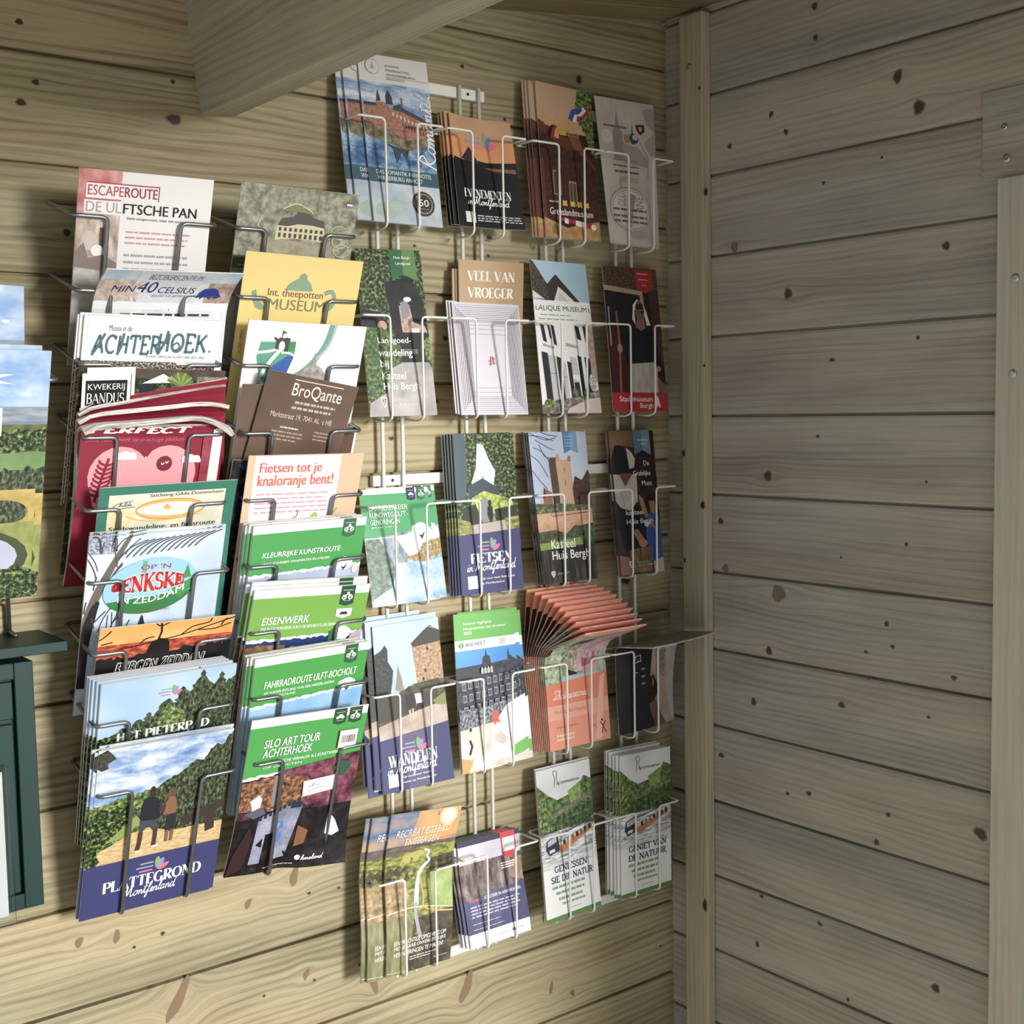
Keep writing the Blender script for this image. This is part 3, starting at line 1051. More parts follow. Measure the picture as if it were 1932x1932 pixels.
c.G(.36, .30, .86, .385, 3, 'cf9aa2', .3).G(.36, .42, .86, .60, 5, 'a9a9ae', .3)
c.done('brochure', 'white brochure with red corner and bold black heading, topmost in the left grey column', 'brochure', G1)

c = gsheet((178, 493), (435, 503), 1, 'dfe4ea', t=0.0012, bend=lambda u, v: 0.034 * max(0, (.30 - v) / .30) ** 2)
c.R(0, 0, 1, .07, tex(('9dbfda', 'c6dae8', 'e9eff3'), 30, 3)).R(0, .06, .3, .2, tex(('a48d7f', 'cdb8a8', 'e6dacf'), 110, 4)).R(.8, .07, 1, .2, tex(('8e7468', 'b99c8c', 'd9c3b4'), 110, 4))
c.R(.25, 0, .72, .2, 'dcdde3').R(0, .19, 1, .235, 'eef0f3')
c.R(0, .235, 1, 1, tex(('c8d3dd', 'dfe3e9', 'efeef0'), 18, 3, (1.5, .5), 1.0))
c.P([(0, .25), (.2, .33), (.22, .46), (0, .36)], tex(('a9bfd0', 'c8d5df'), 30, 3)).L([(.55, .23), (.57, .29), (.6, .34), (.56, .42)], .006, '8b8690', True)
c.T('BEZOEKERSCENTRUM', .33, .022, .72, .056, '3b4d86', 0, .25)
c.T('MIN', .1, .098, .27, .135, '28306b', .004, .2).T('40', .28, .07, .42, .138, '28306b', .0, .2).T('CELSIUS', .435, .1, .71, .138, '28306b', .004, .2)
c.T('BELEEF DE IJSTIJDEN', .4, .148, .68, .164, '7d829c', .01, .2)
c.P([(.73, .165), (.745, .13), (.78, .105), (.85, .1), (.885, .115), (.9, .135), (.92, .15), (.88, .165), (.85, .158), (.83, .17), (.81, .155), (.785, .152), (.765, .17), (.755, .155)], '2f3f96')
c.G(.2, .255, .9, .325, 2, '3d3d45', .35)
c.done('brochure', 'pale blue curling brochure with navy lettering and a blue mammoth, left grey column', 'brochure', G1)

o = None
c = gsheet((160, 594), (415, 606), 2, 'f0f0f0', t=0.002)
c.R(0, .232, 1, .27, CROWD).R(0, .27, 1, 1, CROWD).R(.028, 0, .032, .232, 'd8d8da').R(.7, .225, 1, .245, 'd5d5d5')
c.T('Musea in de', .18, .045, .345, .075, '4a4d52')
BR = lambda u, v: (u + (.14 - v) * .10, v - u * .004)
c.fit(roman('ACHTER', .17, .15, 0), .07, .092, .565, .2, '4a6c75', 0, BR).fit(roman('HOEK', .17, .15, 0), .545, .075, .92, .185, '4a6c75', 0, BR)
c.L([(.07, .205), (.1, .17), (.155, .09)], .018, '4a6c75').L([(.55, .19), (.6, .12), (.615, .065)], .02, '4a6c75').E(.945, .168, .008, .006, '4a6c75')
c.L([(.25, .2), (.275, .16), (.29, .085)], .018, '4a6c75').L([(.66, .14), (.69, .125), (.71, .15), (.68, .165)], .012, '4a6c75', True)
c.T('KUNST, ERFGOED & HISTORIE 2025-2026', .47, .197, .91, .212, '7d8085')
o = c.done('booklet', 'white landscape-topped booklet with slate brush lettering, third from top of left grey column', 'booklet', 'white brush-lettered booklets')
copies(o, [(-.003, .0028, .0025), (-.005, .0056, .001)], 'white booklet hidden behind the slate brush-lettered booklet', 'white brush-lettered booklets')

GARDEN = tex(('0a0c08', '1d2614', '3d4c26', '7d8450'), 200, 6, lo=.36, hi=.68)
c = gsheet((150, 693), (426, 701), 3, GARDEN, out=.0170, t=0.003, edge='9a6a3c')
c.R(.3, .0, 1, .045, tex(('3a3230', '5a4f4a'), 60, 3)).P([(.42, .07), (.56, .02), (.66, .062)], 'ece9e2').R(.555, .06, .562, .17, '6d675e')
c.P([(.4, .075), (.42, .19), (.55, .19), (.5, .075)], '1d2030').R(.8, .03, 1, .2, tex(('4a4238', '7d6f5e', 'a9987f'), 160, 5))
for i in range(9):
    a = 0.4 + i * 0.28
    c.L([(.68, .08), (.68 + .1 * math.cos(a), .08 - .07 * math.sin(a))], .02, '8a9a45' if i % 2 else '5f7a34')
c.done('magazine', 'thick garden magazine with a white parasol on its dark green cover', 'magazine', G1)
c = gsheet((156, 705), (248, 703), 3, 'f3f2ef', out=.0105, H=.15, asp=None, t=0.0006)
c.R(.07, .05, .93, .9, '0d0e12').T('KWEKERIJ', .12, .075, .88, .13, 'e3e2de').D('BANDUS', .1, .14, .88, .215, 'e3e2de', .16, .06, .1)
c.L([(.45, .34), (.43, .27), (.46, .23), (.5, .24), (.49, .28), (.52, .32), (.62, .36), (.7, .42)], .014, 'd5d5d0', True)
c.L([(.5, .3), (.6, .31), (.72, .4)], .01, 'b5b5b0', True).L([(.56, .38), (.55, .5)], .008, 'b5b5b0').L([(.6, .38), (.61, .5)], .008, 'b5b5b0')
for u in (.14, .2, .27, .78, .84):
    c.L([(u, .55), (u + .02, .42), (u - .03, .28)], .007, '6c6d6a', True)
o = c.done('leaflet', 'narrow black and white leaflet with a stork, in front of the garden magazine', 'leaflet', 'black and white stork leaflets')
copies(o, [(.006, .0025, .006)], 'stork leaflet whose white top edge shows behind the first one', 'black and white stork leaflets')

CRIM = '8d1c37'


def crimson(tl, tr, out, L, s1, amax, droop=0.0, skew=0.0, t=0.0035):
    """floppy magazine: flat for s1 metres, then its top rolls forward towards angle amax (degrees)"""
    zt = at(tl[0], tl[1], -.1).z
    Y = -(0.0865 + GDIR * (zt - GZ[3])) + out
    TL, TR = at(tl[0], tl[1], Y), at(tr[0], tr[1], Y)
    e = (TR - TL).normalized()
    d = Vector((0, GDIR, -1))
    d = (d - e * d.dot(e)).normalized()

    def prof(u, v):
        s = (1 - v) * L
        x = h = 0.0
        k = max(0.0, (s1 - s) / s1)
        if s <= s1:
            return (-.010 * k * k * k, s)
        r, n = s - s1, 10
        for q in range(n):
            a = math.radians(amax * min(1.0, (r * (q + .5) / n) / .028))
            x += math.sin(a) * r / n
            h += math.cos(a) * r / n
        f = r / max(1e-6, L - s1)
        return (x + .003 * f * math.sin(5 * u + s1 * 400), s1 + h + f * (skew * (u - .5) - droop * max(0.0, (u - .7) / .3) ** 2 - .006 * max(0, (.12 - u) / .12) ** 2))
    return Sheet(TL, TR, TR + d * L, TL + d * L, CRIM, prof=prof, t=t, edge=PAGES, back='d5d0c6', nv=30)


PAGES = tex(('4a4640', '8f897e', 'cfcabf', 'f0ede5'), 1500, 2, (.02, 1), lo=.34, hi=.62)
c = crimson((156, 802), (421, 802), -.002, .185, .171, 45)
c.vs = 1.39 * c.W / .185
c.D('PERFECT', .04, -.0, .74, .042, 'f4f0f0', .26, .2, 0, lambda u, v: (u + (.05 - v) * .5, v))
c.T('jouw route-boek op prachtige plekken', .03, .062, .72, .09, 'b8667c', 0, .2)
PK = 'e49aa2'
c.E(.28, .265, .215, .155, PK).E(.62, .26, .215, .155, PK).P([(.07, .28), (.83, .28), (.8, .42), (.46, .62), (.12, .42)], PK).P([(.4, .1), (.465, .168), (.53, .1)], CRIM)
c.L([(.13, .40), (.155, .3), (.2, .17)], .02, CRIM)
for i in range(8):
    y = .37 - i * .023
    x = .137 + i * .0075
    c.L([(x, y), (x + .055, y - .016), (x + .07, y - .034)], .014, CRIM, True).L([(x, y), (x - .045, y - .016), (x - .055, y - .032)], .014, CRIM, True)
for cu, cv in ((.32, .165), (.79, .185)):
    for du, r in ((-.045, .028), (-.01, .036), (.035, .03)):
        c.E(cu + du, cv - r * .3, r, r * .62, 'f6dcdc', n=12)
    c.R(cu - .07, cv - .006, cu + .07, cv + .012, 'f6dcdc')
c.E(.595, .2, .055, .04, '7d1a33').L([(.57, .197), (.58, .206), (.592, .197)], .008, 'f6dcdc').L([(.6, .19), (.61, .199), (.622, .187)], .008, 'f6dcdc')
c.R(.86, .06, .93, .6, tex(('8d1c37', 'a84a60'), 50, 3)).P([(.93, .02), (1, .0), (1, .6), (.92, .6)], 'e6e2db')
o = c.done('magazine', 'front crimson magazine with a pink heart landscape, drooping over its wire pocket', 'magazine', 'crimson heart magazines')
for tl, tr, ou, L, s1, am, dr, sk, t in (((150, 772), (428, 764), .003, .188, .158, 88, .022, .006, .005), ((146, 767), (424, 752), .0065, .190, .168, 84, .010, .012, .0045),
                                         ((146, 760), (424, 736), .0095, .190, .175, 62, .0, .012, .004), ((150, 754), (426, 722), .0120, .190, .179, 48, .0, .012, .0035)):
    c = crimson(tl, tr, ou, L, s1, am, dr, sk, t)
    c.P([(0, .25), (.04, .45), (.1, 1), (0, 1)], 'dedad2').L([(.01, .5), (.08, 1)], .008, '8a857c').L([(.02, .5), (.13, 1)], .006, '8a857c')
    c.done('magazine', 'crimson magazine with floppy page edges piled behind the front heart magazine', 'magazine', 'crimson heart magazines')

c = gsheet((186, 918), (445, 902), 4, '2f7a66', t=0.0012, H=.218, asp=1.134, bend=lambda u, v: 0.005 * max(0, (.32 - v) / .32) ** 2)
c.R(.07, .055, .92, .9, tex(('c9c9b2', 'd9d6c0', 'e6e0c6'), 30, 3)).P([(.07, .1), (.3, .2), (.1, .36), (.07, .36)], 'e2cf9c')
for i in range(3):
    c.L([(.27 + .5 * (math.cos(a / 3.0) + 1) / 2, .17 + (.052 + i * .008) * math.sin(a / 3.0)) for a in range(20)], .012, ('d9a247', 'e0b56b', 'cf9234')[i], True)
c.E(.52, .17, .2, .042, 'e6e4d6').L([(.48, .14), (.5, .15), (.47, .16), (.52, .165)], .02, 'e0a63f', True).L([(.35, .17), (.5, .18), (.7, .165)], .005, 'b9b9a5', True).L([(.2, .2), (.3, .235), (.5, .245), (.75, .22)], .012, 'dfb065', True)
c.T('Stichting Gilde Doetinchem', .36, .06, .9, .088, '20302c', .004).S('hilde', .14, .105, .235, .135, '3a4a4a', .08)
c.L([(.1, .145), (.13, .115), (.24, .1)], .005, '3a4a4a', True).L([(.11, .15), (.2, .145), (.26, .14)], .006, '3a4a4a')
c.T('Stadswandeling- en fietsroute', .09, .268, .87, .308, '1e3d3a', .012).R(.02, .87, .1, .9, '3a6f60')
c.done('brochure', 'green framed brochure with an orange town map sketch, left grey column', 'brochure', G1)

c = gsheet((169, 1013), (426, 996), 5, tex(('b4c9e2', 'c6d6ea', 'd9e4f1'), 14, 2), t=0.0022)
c.P([(0, 0), (.2, .0), (.2, .1), (0, .1)], tex(('55606f', '8a97a8', 'b9c7d9'), 300, 5, lo=.38, hi=.6))
r = random.Random(3)
c.L([(-.0, .72), (.03, .5), (.08, .34), (.16, .2), (.24, .08), (.3, 0)], lambda t: .07 * (1 - t) + .025, '6b625c', True)
c.L([(.0, .85), (.02, .6), (.07, .42), (.1, .36)], lambda t: .09 * (1 - t) + .03, '2b2627', True)
for i in range(34):
    u, v = r.random() * .3, r.random() * .6
    a = r.random() * 1.4 + .6
    l = .1 + r.random() * .2
    c.L([(max(0, u), v + .05), (max(0, u + l * .3 * math.cos(a)), v + .05 - l * .25), (max(0, u + l * math.cos(a)), max(0, v + .04 - l * .5))], .007, '3a3638' if i % 3 else '5c5656', True)
for i in range(12):
    u = .22 + .05 * i
    c.L([(u, .13 - i * .004), (u + .08, .07 - i * .003), (u + .2, max(0, .035 - i * .003))], .007, '4c4850', True)
ev = [(.47 + .345 * math.cos(a * math.pi / 16), .292 + .155 * math.sin(a * math.pi / 16) - .02 * math.cos(a * math.pi / 16)) for a in range(32)]
c.P(ev, '8fc6ea').P([p for p in ev if p[1] > .335 - (p[0] - .47) * .06], '2c7a3c').R(.395, .15, .43, .22, '6aa58c').R(.2, .262, .7, .27, '86b7b0').P([(.7, .27), (.735, .185), (.77, .26)], '3f8f4c').P([(.6, .33), (.79, .26), (.79, .31), (.7, .37)], '3f8f4c')
c.T("OP 'N", .385, .172, .605, .2, 'b8323c', .03)
ARC = lambda u, v: (u, v + .055 * ((u - .47) / .3) ** 2 * (1 if v < .27 else -.55) - (u - .47) * .035)
for th, tn, col in ((.36, .24, 'f3d8c9'), (.24, .12, 'c1222f')):
    c.D('BENKSKE', .185, .215 if th < .3 else .211, .715, .325 if th < .3 else .329, col, th, tn, .12, ARC)
c.T('IN ZEDDAM', .235, .348, .72, .385, 'f3f3ee', .03, 0, 0, lambda u, v: (u, v - .05 * ((u - .45) / .3) ** 2 - (u - .47) * .05))
c.T('Op een bankje in Zeddam', .33, .425, .63, .44, 'a8505a', 0, .2).P([(.405, .52), (.43, .45), (.455, .52)], '2a2a33')
o = c.done('booklet', 'sky blue booklet with bare trees and a green and blue oval sign in red letters', 'booklet', 'oval sign booklets')
copies(o, [(.002, .003, .0035)], 'booklet whose pale edge shows behind the one with the oval sign', 'oval sign booklets')

c = gsheet((187, 1184), (441, 1157), 6, 'e8a450', t=0.0012, asp=1.2, bend=lambda u, v: 0.004 * max(0, (.3 - v) / .3) ** 2)
c.R(0, .05, 1, .14, tex(('e2923f', 'eaa955', 'f0bb6b'), 20, 2)).R(0, .12, 1, .26, tex(('3a1a14', '8f3322', 'c9542c', 'e0813f'), 90, 5, (1, 2.4)))
c.P(jag(0, 1, .22, .17, .035, 30, 4) + [(1, .46), (0, .46)], '0c0b0f').R(0, .4, 1, 1, '0c0b0f').R(0, .47, 1, 1, 'e9e7e3')
c.P([(.33, .255), (.38, .135), (.44, .105), (.5, .115), (.52, .14), (.54, .28)], '0d0c10').L([(.43, .13), (.45, .06), (.44, .0)], .014, '1a1210')
for p in ([(.44, .12), (.6, .1), (.74, .07), (1, .01)], [(.6, .1), (.68, .05), (.8, .03), (.82, 0)], [(.72, .075), (.85, .08), (.98, .05)], [(0, .08), (.05, .05), (.08, .02)], [(.02, .11), (.1, .1)], [(.2, .15), (.36, .13), (.43, .115)], [(.3, .13), (.34, .1), (.4, .09)], [(.9, .06), (.93, .02), (.96, .02)], [(.4, .0), (.44, .02), (.5, .0)]):
    c.L(p, .009, '2a1712', True)
SK = lambda u, v: (u + (.33 - v) * .25, v - (u - .5) * .02)
c.D('BERGEN ZEDDAM', .13, .235, .79, .312, 'e6e4e0', .3, .22, 0, SK).D('BERGEN ZEDDAM', .135, .241, .785, .306, '17161a', .2, .12, 0, SK)
c.done('brochure', 'sunset orange brochure with a black windmill outline, left grey column', 'brochure', G1)

c = gsheet((191, 1293), (447, 1252), 7, SKY, t=0.0028)
c.R(0, 0, 1, .4, tex(('8db4da', 'a5c3e0', 'bdd3e7'), 8, 2))
c.P([(0, .32), (.1, .3), (.16, .27), (.22, .29), (.28, .235), (.35, .25), (.4, .23), (.45, .16), (.5, .14), (.56, .17), (.6, .1), (.66, .12), (.7, .06), (.745, .02), (.79, .07), (.84, .1), (.88, .05), (.93, .1), (1, .06), (1, 1), (0, 1)], PINE)
c.P([(.4, .26), (.5, .17), (.6, .2), (.64, .3), (.5, .33)], LEAFL).R(0, .31, .5, .42, LEAF).R(0, .4, 1, 1, LEAF)
for u, v, h in ((.745, .0, .2), (.89, .03, .15), (.985, .07, .12), (.6, .08, .12), (.36, .2, .09)):
    pts = [(u, v)] + [(u + (.012 + .075 * i / 8) * (1 if i % 2 else .45), v + h * i / 8) for i in range(1, 9)]
    c.P([(min(1, a), b) for a, b in pts] + [(2 * u - a, b) for a, b in pts[:0:-1]], PINE)
c.D('HET PIETERPAD', .14, .295, .83, .345, WHITE, .24, .06, .12).S('dwars door Montferland', .05, .345, .88, .43, WHITE, .07)
mlogo(c, .42, .06, .17)
o = c.done('booklet', 'blue sky and pine forest booklet with white lettering, ninth tier neighbour of the hilltop couple map', 'booklet', 'pine forest booklets')
o['label'] = 'blue sky and pine forest booklet right above the navy folded map with the couple'
copies(o, [(-.003, .0033, .003), (-.006, .0066, .0045), (-.008, .0099, .006), (-.009, .0132, .007)], 'one of the booklets stacked behind the front pine forest booklet', 'pine forest booklets')

c = gsheet((187, 1418), (442, 1374), 8, NAVY, t=0.0016, asp=None)
c.R(0, 0, 1, .4, SKYB).P([(0, .32), (.2, .3), (.4, .28), (1, .3), (1, .66), (0, .68)], LEAFL)
c.P([(0, .36), (.12, .34), (.3, .36), (.36, .44), (.3, .5), (.15, .56), (0, .6)], LEAF)
c.P([(.38, .31), (.45, .28), (.5, .25), (.56, .23), (.62, .21), (.68, .17), (.75, .15), (.79, .16), (.83, .1), (.88, .07), (.93, .08), (1, .01), (1, .6), (.6, .62), (.44, .5)], PINE)
c.P([(0, .62), (.14, .58), (.28, .53), (.42, .51), (.6, .56), (1, .56), (1, .7), (0, .72)], SAND).P([(.1, .56), (.32, .42), (.36, .46), (.26, .54)], '8b9a4a')
c.P([(0, .02), (.06, .0), (.1, .03), (.13, .06), (.07, .08), (.08, .11), (.03, .12), (0, .1)], tex(('1d1d1a', '55564a'), 300, 5)).P([(.0, .56), (.05, .6), (.08, .66), (.03, .7), (0, .7)], LEAF)
c.P([(.66, .49), (1, .42), (1, .47), (.93, .49), (.94, .6), (.87, .615), (.85, .51), (.7, .545), (.68, .53)], '3d332d')
c.R(0, .683, 1, 1, NAVY)
c.E(.425, .293, .024, .03, '3a2a22').P([(.35, .37), (.37, .33), (.42, .32), (.47, .34), (.49, .4), (.5, .46), (.46, .47), (.47, .5), (.35, .48)], '23252e').P([(.35, .46), (.47, .47), (.5, .52), (.46, .54), (.42, .5), (.39, .52), (.35, .55)], '444754')
c.L([(.365, .53), (.36, .6), (.35, .645)], .036, '4a3730').L([(.475, .52), (.475, .58), (.47, .63)], .034, '4a3730').R(.335, .64, .375, .652, 'e8e2da').R(.46, .628, .51, .64, 'e8e2da').L([(.49, .37), (.53, .45), (.55, .47)], .024, '4a3730')
c.E(.57, .335, .03, .042, '6b4a38').P([(.53, .38), (.56, .345), (.6, .35), (.62, .4), (.62, .46), (.55, .46)], '8a5d42').P([(.55, .455), (.62, .45), (.63, .5), (.61, .56), (.55, .56)], '2c2b36')
c.L([(.565, .55), (.565, .62)], .026, '7d5a48').L([(.605, .55), (.6, .62)], .026, '7d5a48').L([(.55, .4), (.53, .45)], .02, '8a6450')
mlogo(c, .36, .7, .25)
c.D('PLATTEGROND', .125, .795, .875, .868, WHITE, .25, .05, .13).S('Montferland', .28, .852, .69, .95, WHITE, .085)
o = c.done('folded_map', 'navy banded folded map with a couple on a hilltop, lowest of the left grey column', 'map', 'couple folded maps')
copies(o, [(-.0035, .0022, -.002), (-.006, .0044, .001), (.003, .0064, .003)], 'folded map stacked behind the front couple map at the bottom left', 'couple folded maps')

# column two
c = gsheet((456, 342), (679, 368), 0, 'a3a39b', t=0.0012)
c.R(0, 0, 1, .47, tex(('5d6150', '7d806c', 'a0a18a', 'b9b79f'), 110, 5)).P([(.2, .28), (.8, .3), (1, .5), (0, .5)], tex(('8f8570', 'a89e87', 'beb49b'), 60, 3))
c.E(.56, .47, .28, .1, tex(('4f5a38', '6b7549', '9aa077'), 60, 3)).P([(0, .39), (.32, .38), (.3, .46), (0, .46)], '4c5636').R(0, .465, 1, .475, '6f7640').R(0, .475, 1, 1, 'a2a39c')
c.P([(.33, .215), (.36, .17), (.46, .155), (.5, .12), (.57, .125), (.63, .155), (.72, .165), (.74, .21)], '5a5452').P([(.32, .29), (.33, .21), (.42, .21), (.5, .195), (.62, .195), (.73, .205), (.755, .285), (.6, .275), (.45, .275)], 'd3c9a0')
for i in range(9):
    u = .345 + i * .044
    c.R(u, .218, u + .022, .237, '4f493f').R(u, .248, u + .022, .272, '4f493f')
c.P([(.36, .13), (.46, .09), (.55, .11), (.62, .135), (.44, .125)], '7e8a58').L([(.36, .12), (.46, .085), (.56, .105), (.62, .13)], .008, 'd9d2b5', True).L([(.2, .16), (.17, .22), (.24, .25)], .012, 'c5bd98', True)
for a in (0, 1, 2):
    c.L([(.86 + .07 * math.cos(t / 3.0) + a * .02, .22 + a * .05 + .035 * math.sin(t / 3.0)) for t in range(18)], .008, 'c9bd86', True)
c.R(.895, .045, .945, .056, 'b23a3a').R(.895, .056, .945, .067, 'e9e9e6').R(.895, .067, .945, .077, '6a7fb0').G(.04, .435, .25, .445, 1, 'b9bb95')
c.done('brochure', 'faded olive brochure with a cream manor house, top of the second grey column', 'brochure', G1)

c = gsheet((465, 473), (686, 494), 1, 'e9cf78', t=0.001)
TP = '86a184'
c.P([(.35, .195), (.39, .155), (.46, .125), (.47, .105), (.5, .092), (.53, .105), (.535, .128), (.57, .15), (.595, .185), (.59, .192)], TP)
c.P([(.085, .215), (.12, .2), (.135, .24), (.18, .275), (.21, .3), (.18, .315), (.13, .3), (.1, .26)], TP).L([(.7, .2), (.76, .185), (.79, .22), (.775, .27), (.72, .295)], .035, TP, True)
c.T('Int. theepotten', .22, .19, .69, .243, '80545c', .015).T('MUSEUM', .235, .245, .715, .305, '81835a', .02).T('ALTIJD OPEN', .04, .43, .075, .56, '8a5d40', .01, 0, 90)
c.done('brochure', 'yellow brochure with a green teapot drawing, second grey column', 'brochure', G1)

c = gsheet((470, 603), (692, 617), 2, 'eeedeb', t=0.0018)
c.P([(.68, 0), (1, 0), (1, .5), (.3, .5), (.5, .3), (.62, .15)], 'dbe0e8').L([(.7, -.0), (.66, .12), (.55, .24), (.42, .31), (.33, .34)], .045, '6ba494', True).L([(.735, -.0), (.69, .12), (.6, .2)], .018, 'aeb4cc', True)
c.P([(.12, .115), (.41, .105), (.41, .18), (.36, .3), (.25, .4), (.14, .3), (.1, .2)], '57a085').P([(.3, .11), (.41, .105), (.41, .16), (.3, .16)], '3f8f54').P([(.36, .185), (.41, .185), (.36, .3), (.25, .4), (.19, .33), (.25, .24)], '3d5fae')
c.L([(.1, .175), (.2, .165), (.26, .15)], .02, WHITE, True).L([(.28, .16), (.2, .24), (.14, .32)], .03, WHITE, True).L([(.3, .17), (.36, .17), (.41, .185)], .015, WHITE, True)
c.P([(.22, .09), (.24, .085), (.25, .095), (.28, .085), (.3, .09), (.33, .085), (.36, .09), (.355, .12), (.35, .165), (.24, .15), (.245, .11)], '4d4848').E(.295, .135, .025, .03, WHITE).L([(.29, .09), (.29, .045)], .006, '3c5a50').P([(.29, .045), (.325, .06), (.29, .07)], '2f7a5c')
c.T('DOETINCHEM', .13, .27, .165, .41, '3a3a3e', .01, 0, 90)
c.P([(.47, .34), (.48, .28), (.53, .24), (.57, .23), (.59, .16), (.61, .23), (.66, .25), (.7, .29), (.7, .34), (.69, .42), (.48, .42)], tex(('7d726c', 'a39890', 'c0b7af'), 200, 4)).R(.53, .33, .56, .4, '4a4850').R(.6, .34, .63, .4, '4a4850')
c.P([(.8, .44), (.95, .36), (1, .36), (1, .5), (.8, .5)], 'a99a98').R(.1, .4, 1, 1, 'e4e3e0')
c.done('brochure', 'white brochure with a green and blue shield and a church dome, second grey column', 'brochure', G1)


def brown_card(tl, tr, out, H, txt):
    c = gsheet(tl, tr, 3, tex(('5d4638', '665043', '6f594b'), 12, 2), out=out, H=H, asp=None, t=0.0006)
    if txt:
        c.R(.3, .03, .84, .036, 'e8dfd2').T('BroQante', .3, .055, .85, .165, 'ece5da', -.005)
        c.G(.36, .185, .82, .215, 1, 'bfae9e', .6).G(.34, .225, .82, .255, 1, 'bfae9e', .6).T('Marktstraat 19, 7041 AL  s HB', .14, .28, .82, .325, 'd5c7b8', -.005)
        c.G(.28, .38, .5, .4, 1, 'd5c7b8', .6).G(.2, .415, .55, .5, 3, 'a89684', .4).G(.66, .38, .86, .46, 3, 'a89684', .4)
    return c


c = brown_card((458, 724), (600, 731), .008, .135, False)
c.done('flyer', 'plain brown flyer behind the tilted brown antique shop card', 'flyer', 'brown antique shop flyers')
c = brown_card((508, 697), (677, 731), .003, .16, True)
c.done('flyer', 'tilted dark brown flyer with fine cream lettering, second grey column', 'flyer', 'brown antique shop flyers')
c = gsheet((455, 800), (675, 806), 3, 'e9e6e0', out=.0125, t=0.001)
c.R(.02, .0, .98, .9, tex(('5d4638', '665043'), 12, 2))
c.done('flyer', 'white edged flyer deepest behind the brown antique shop card', 'flyer', 'brown antique shop flyers')

c = gsheet((440, 868), (640, 872), 4, tex(('08090c', '15161c', '3a2f26', '7a6a58'), 120, 5, lo=.4, hi=.75), out=.012, t=0.0015)
c.P([(.05, .03), (.2, .0), (.3, .03), (.1, .06)], '1f3a66')
c.done('brochure', 'dark night photo brochure behind the peach cycling brochure', 'brochure', G1)
c = gsheet((470, 860), (687, 855), 4, 'eeb795', t=0.0012)
c.R(.06, .005, .8, .38, 'ece9f0').P([(.06, .38), (.8, .38), (.8, .5), (.06, .46)], 'e6dfe0')
ORR = 'd9564a'
c.T('Fietsen tot je', .105, .045, .635, .12, ORR, .03).T('knaloranje bent!', .1, .115, .75, .2, 'd9623f', .03)
c.G(.1, .225, .74, .36, 5, 'cf9aa0', .35).L([(.47, .33), (.48, .36), (.44, .39)], .007, '3b3b3b', True).P([(.44, .375), (.43, .395), (.46, .392)], '3b3b3b')
c.S('dit kan', .27, .39, .42, .415, '3b3b3b', .1).P([(.58, .385), (.63, .345), (.66, .36), (.66, .41), (.6, .415)], 'aac04a').L([(.74, .41), (.79, .37), (.83, .33)], .016, '9fb24c', True).E(.53, .41, .02, .012, '555555')
c.done('brochure', 'peach bordered brochure with a red cycling slogan, second grey column', 'brochure', G1)


def green(tl, tr, k, main, lines, low, badges, extra, label, grp, fl=(.77, .24, .93, .32), cut=.3, tilt=.0, th=.003, bend=None, asp=1.385, bird='1f4030', flcol='eeeeee'):
    c = gsheet(tl, tr, k, 'f3f3f1', t=th, bend=bend, asp=asp, edge=tex(('b9bdb6', 'dcdeda', 'f2f2f0'), 600, 2, (.1, 1)))
    for u0, v0, u1, v1, m in low:
        c.R(u0, v0, u1, v1, m)
    c.P(jag(0, 1, cut + .016, cut - tilt + .004, .014, 40, 5) + [(1, cut - .06), (0, cut - .06)], 'f0f2f0')
    c.P([(0, .05), (1, .05)] + jag(1, 0, cut - tilt - .012, cut, .010, 40, 8), main)
    flower_map(c, *fl, bird=bird, col=flcol)
    for u0, u1, v1, col, ic in badges:
        badge(c, u0, u1, v1, col, ic)
    for s, u0, v0, u1, v1 in lines:
        c.T(s, u0, v0, u1, v1, 'f1f6ee', .02, .12)
    if extra:
        extra(c)
    o = c.done('booklet', label, 'booklet', grp)
    return o


def ex_kleur(c):
    c.P([(.12, .345), (.2, .325), (.22, .345), (.21, .38), (.13, .4)], '5a2350').E(.95, .32, .03, .03, 'd9cfc8')


def ex_eisen(c):
    c.P([(0, .345), (.1, .33), (.33, .34), (.33, 1), (0, 1)], tex(('4a2f1c', '7d5836', 'a88a63'), 90, 4)).E(.4, .385, .055, .032, tex(('8a7436', 'cbb869', 'efe3a6'), 260, 3))
    c.P([(.73, .14), (.73, .185), (.8, .2), (.87, .185), (.87, .14)], WHITE).P([(.765, .17), (.775, .16), (.825, .16), (.835, .17), (.835, .178), (.765, .178)], '2b3a30')
    c.P([(.7, .28), (.76, .26), (.78, .34), (.7, .36)], '2f6a3a').P([(.9, .31), (1, .27), (1, .4), (.86, .4)], 'b9a6b8')


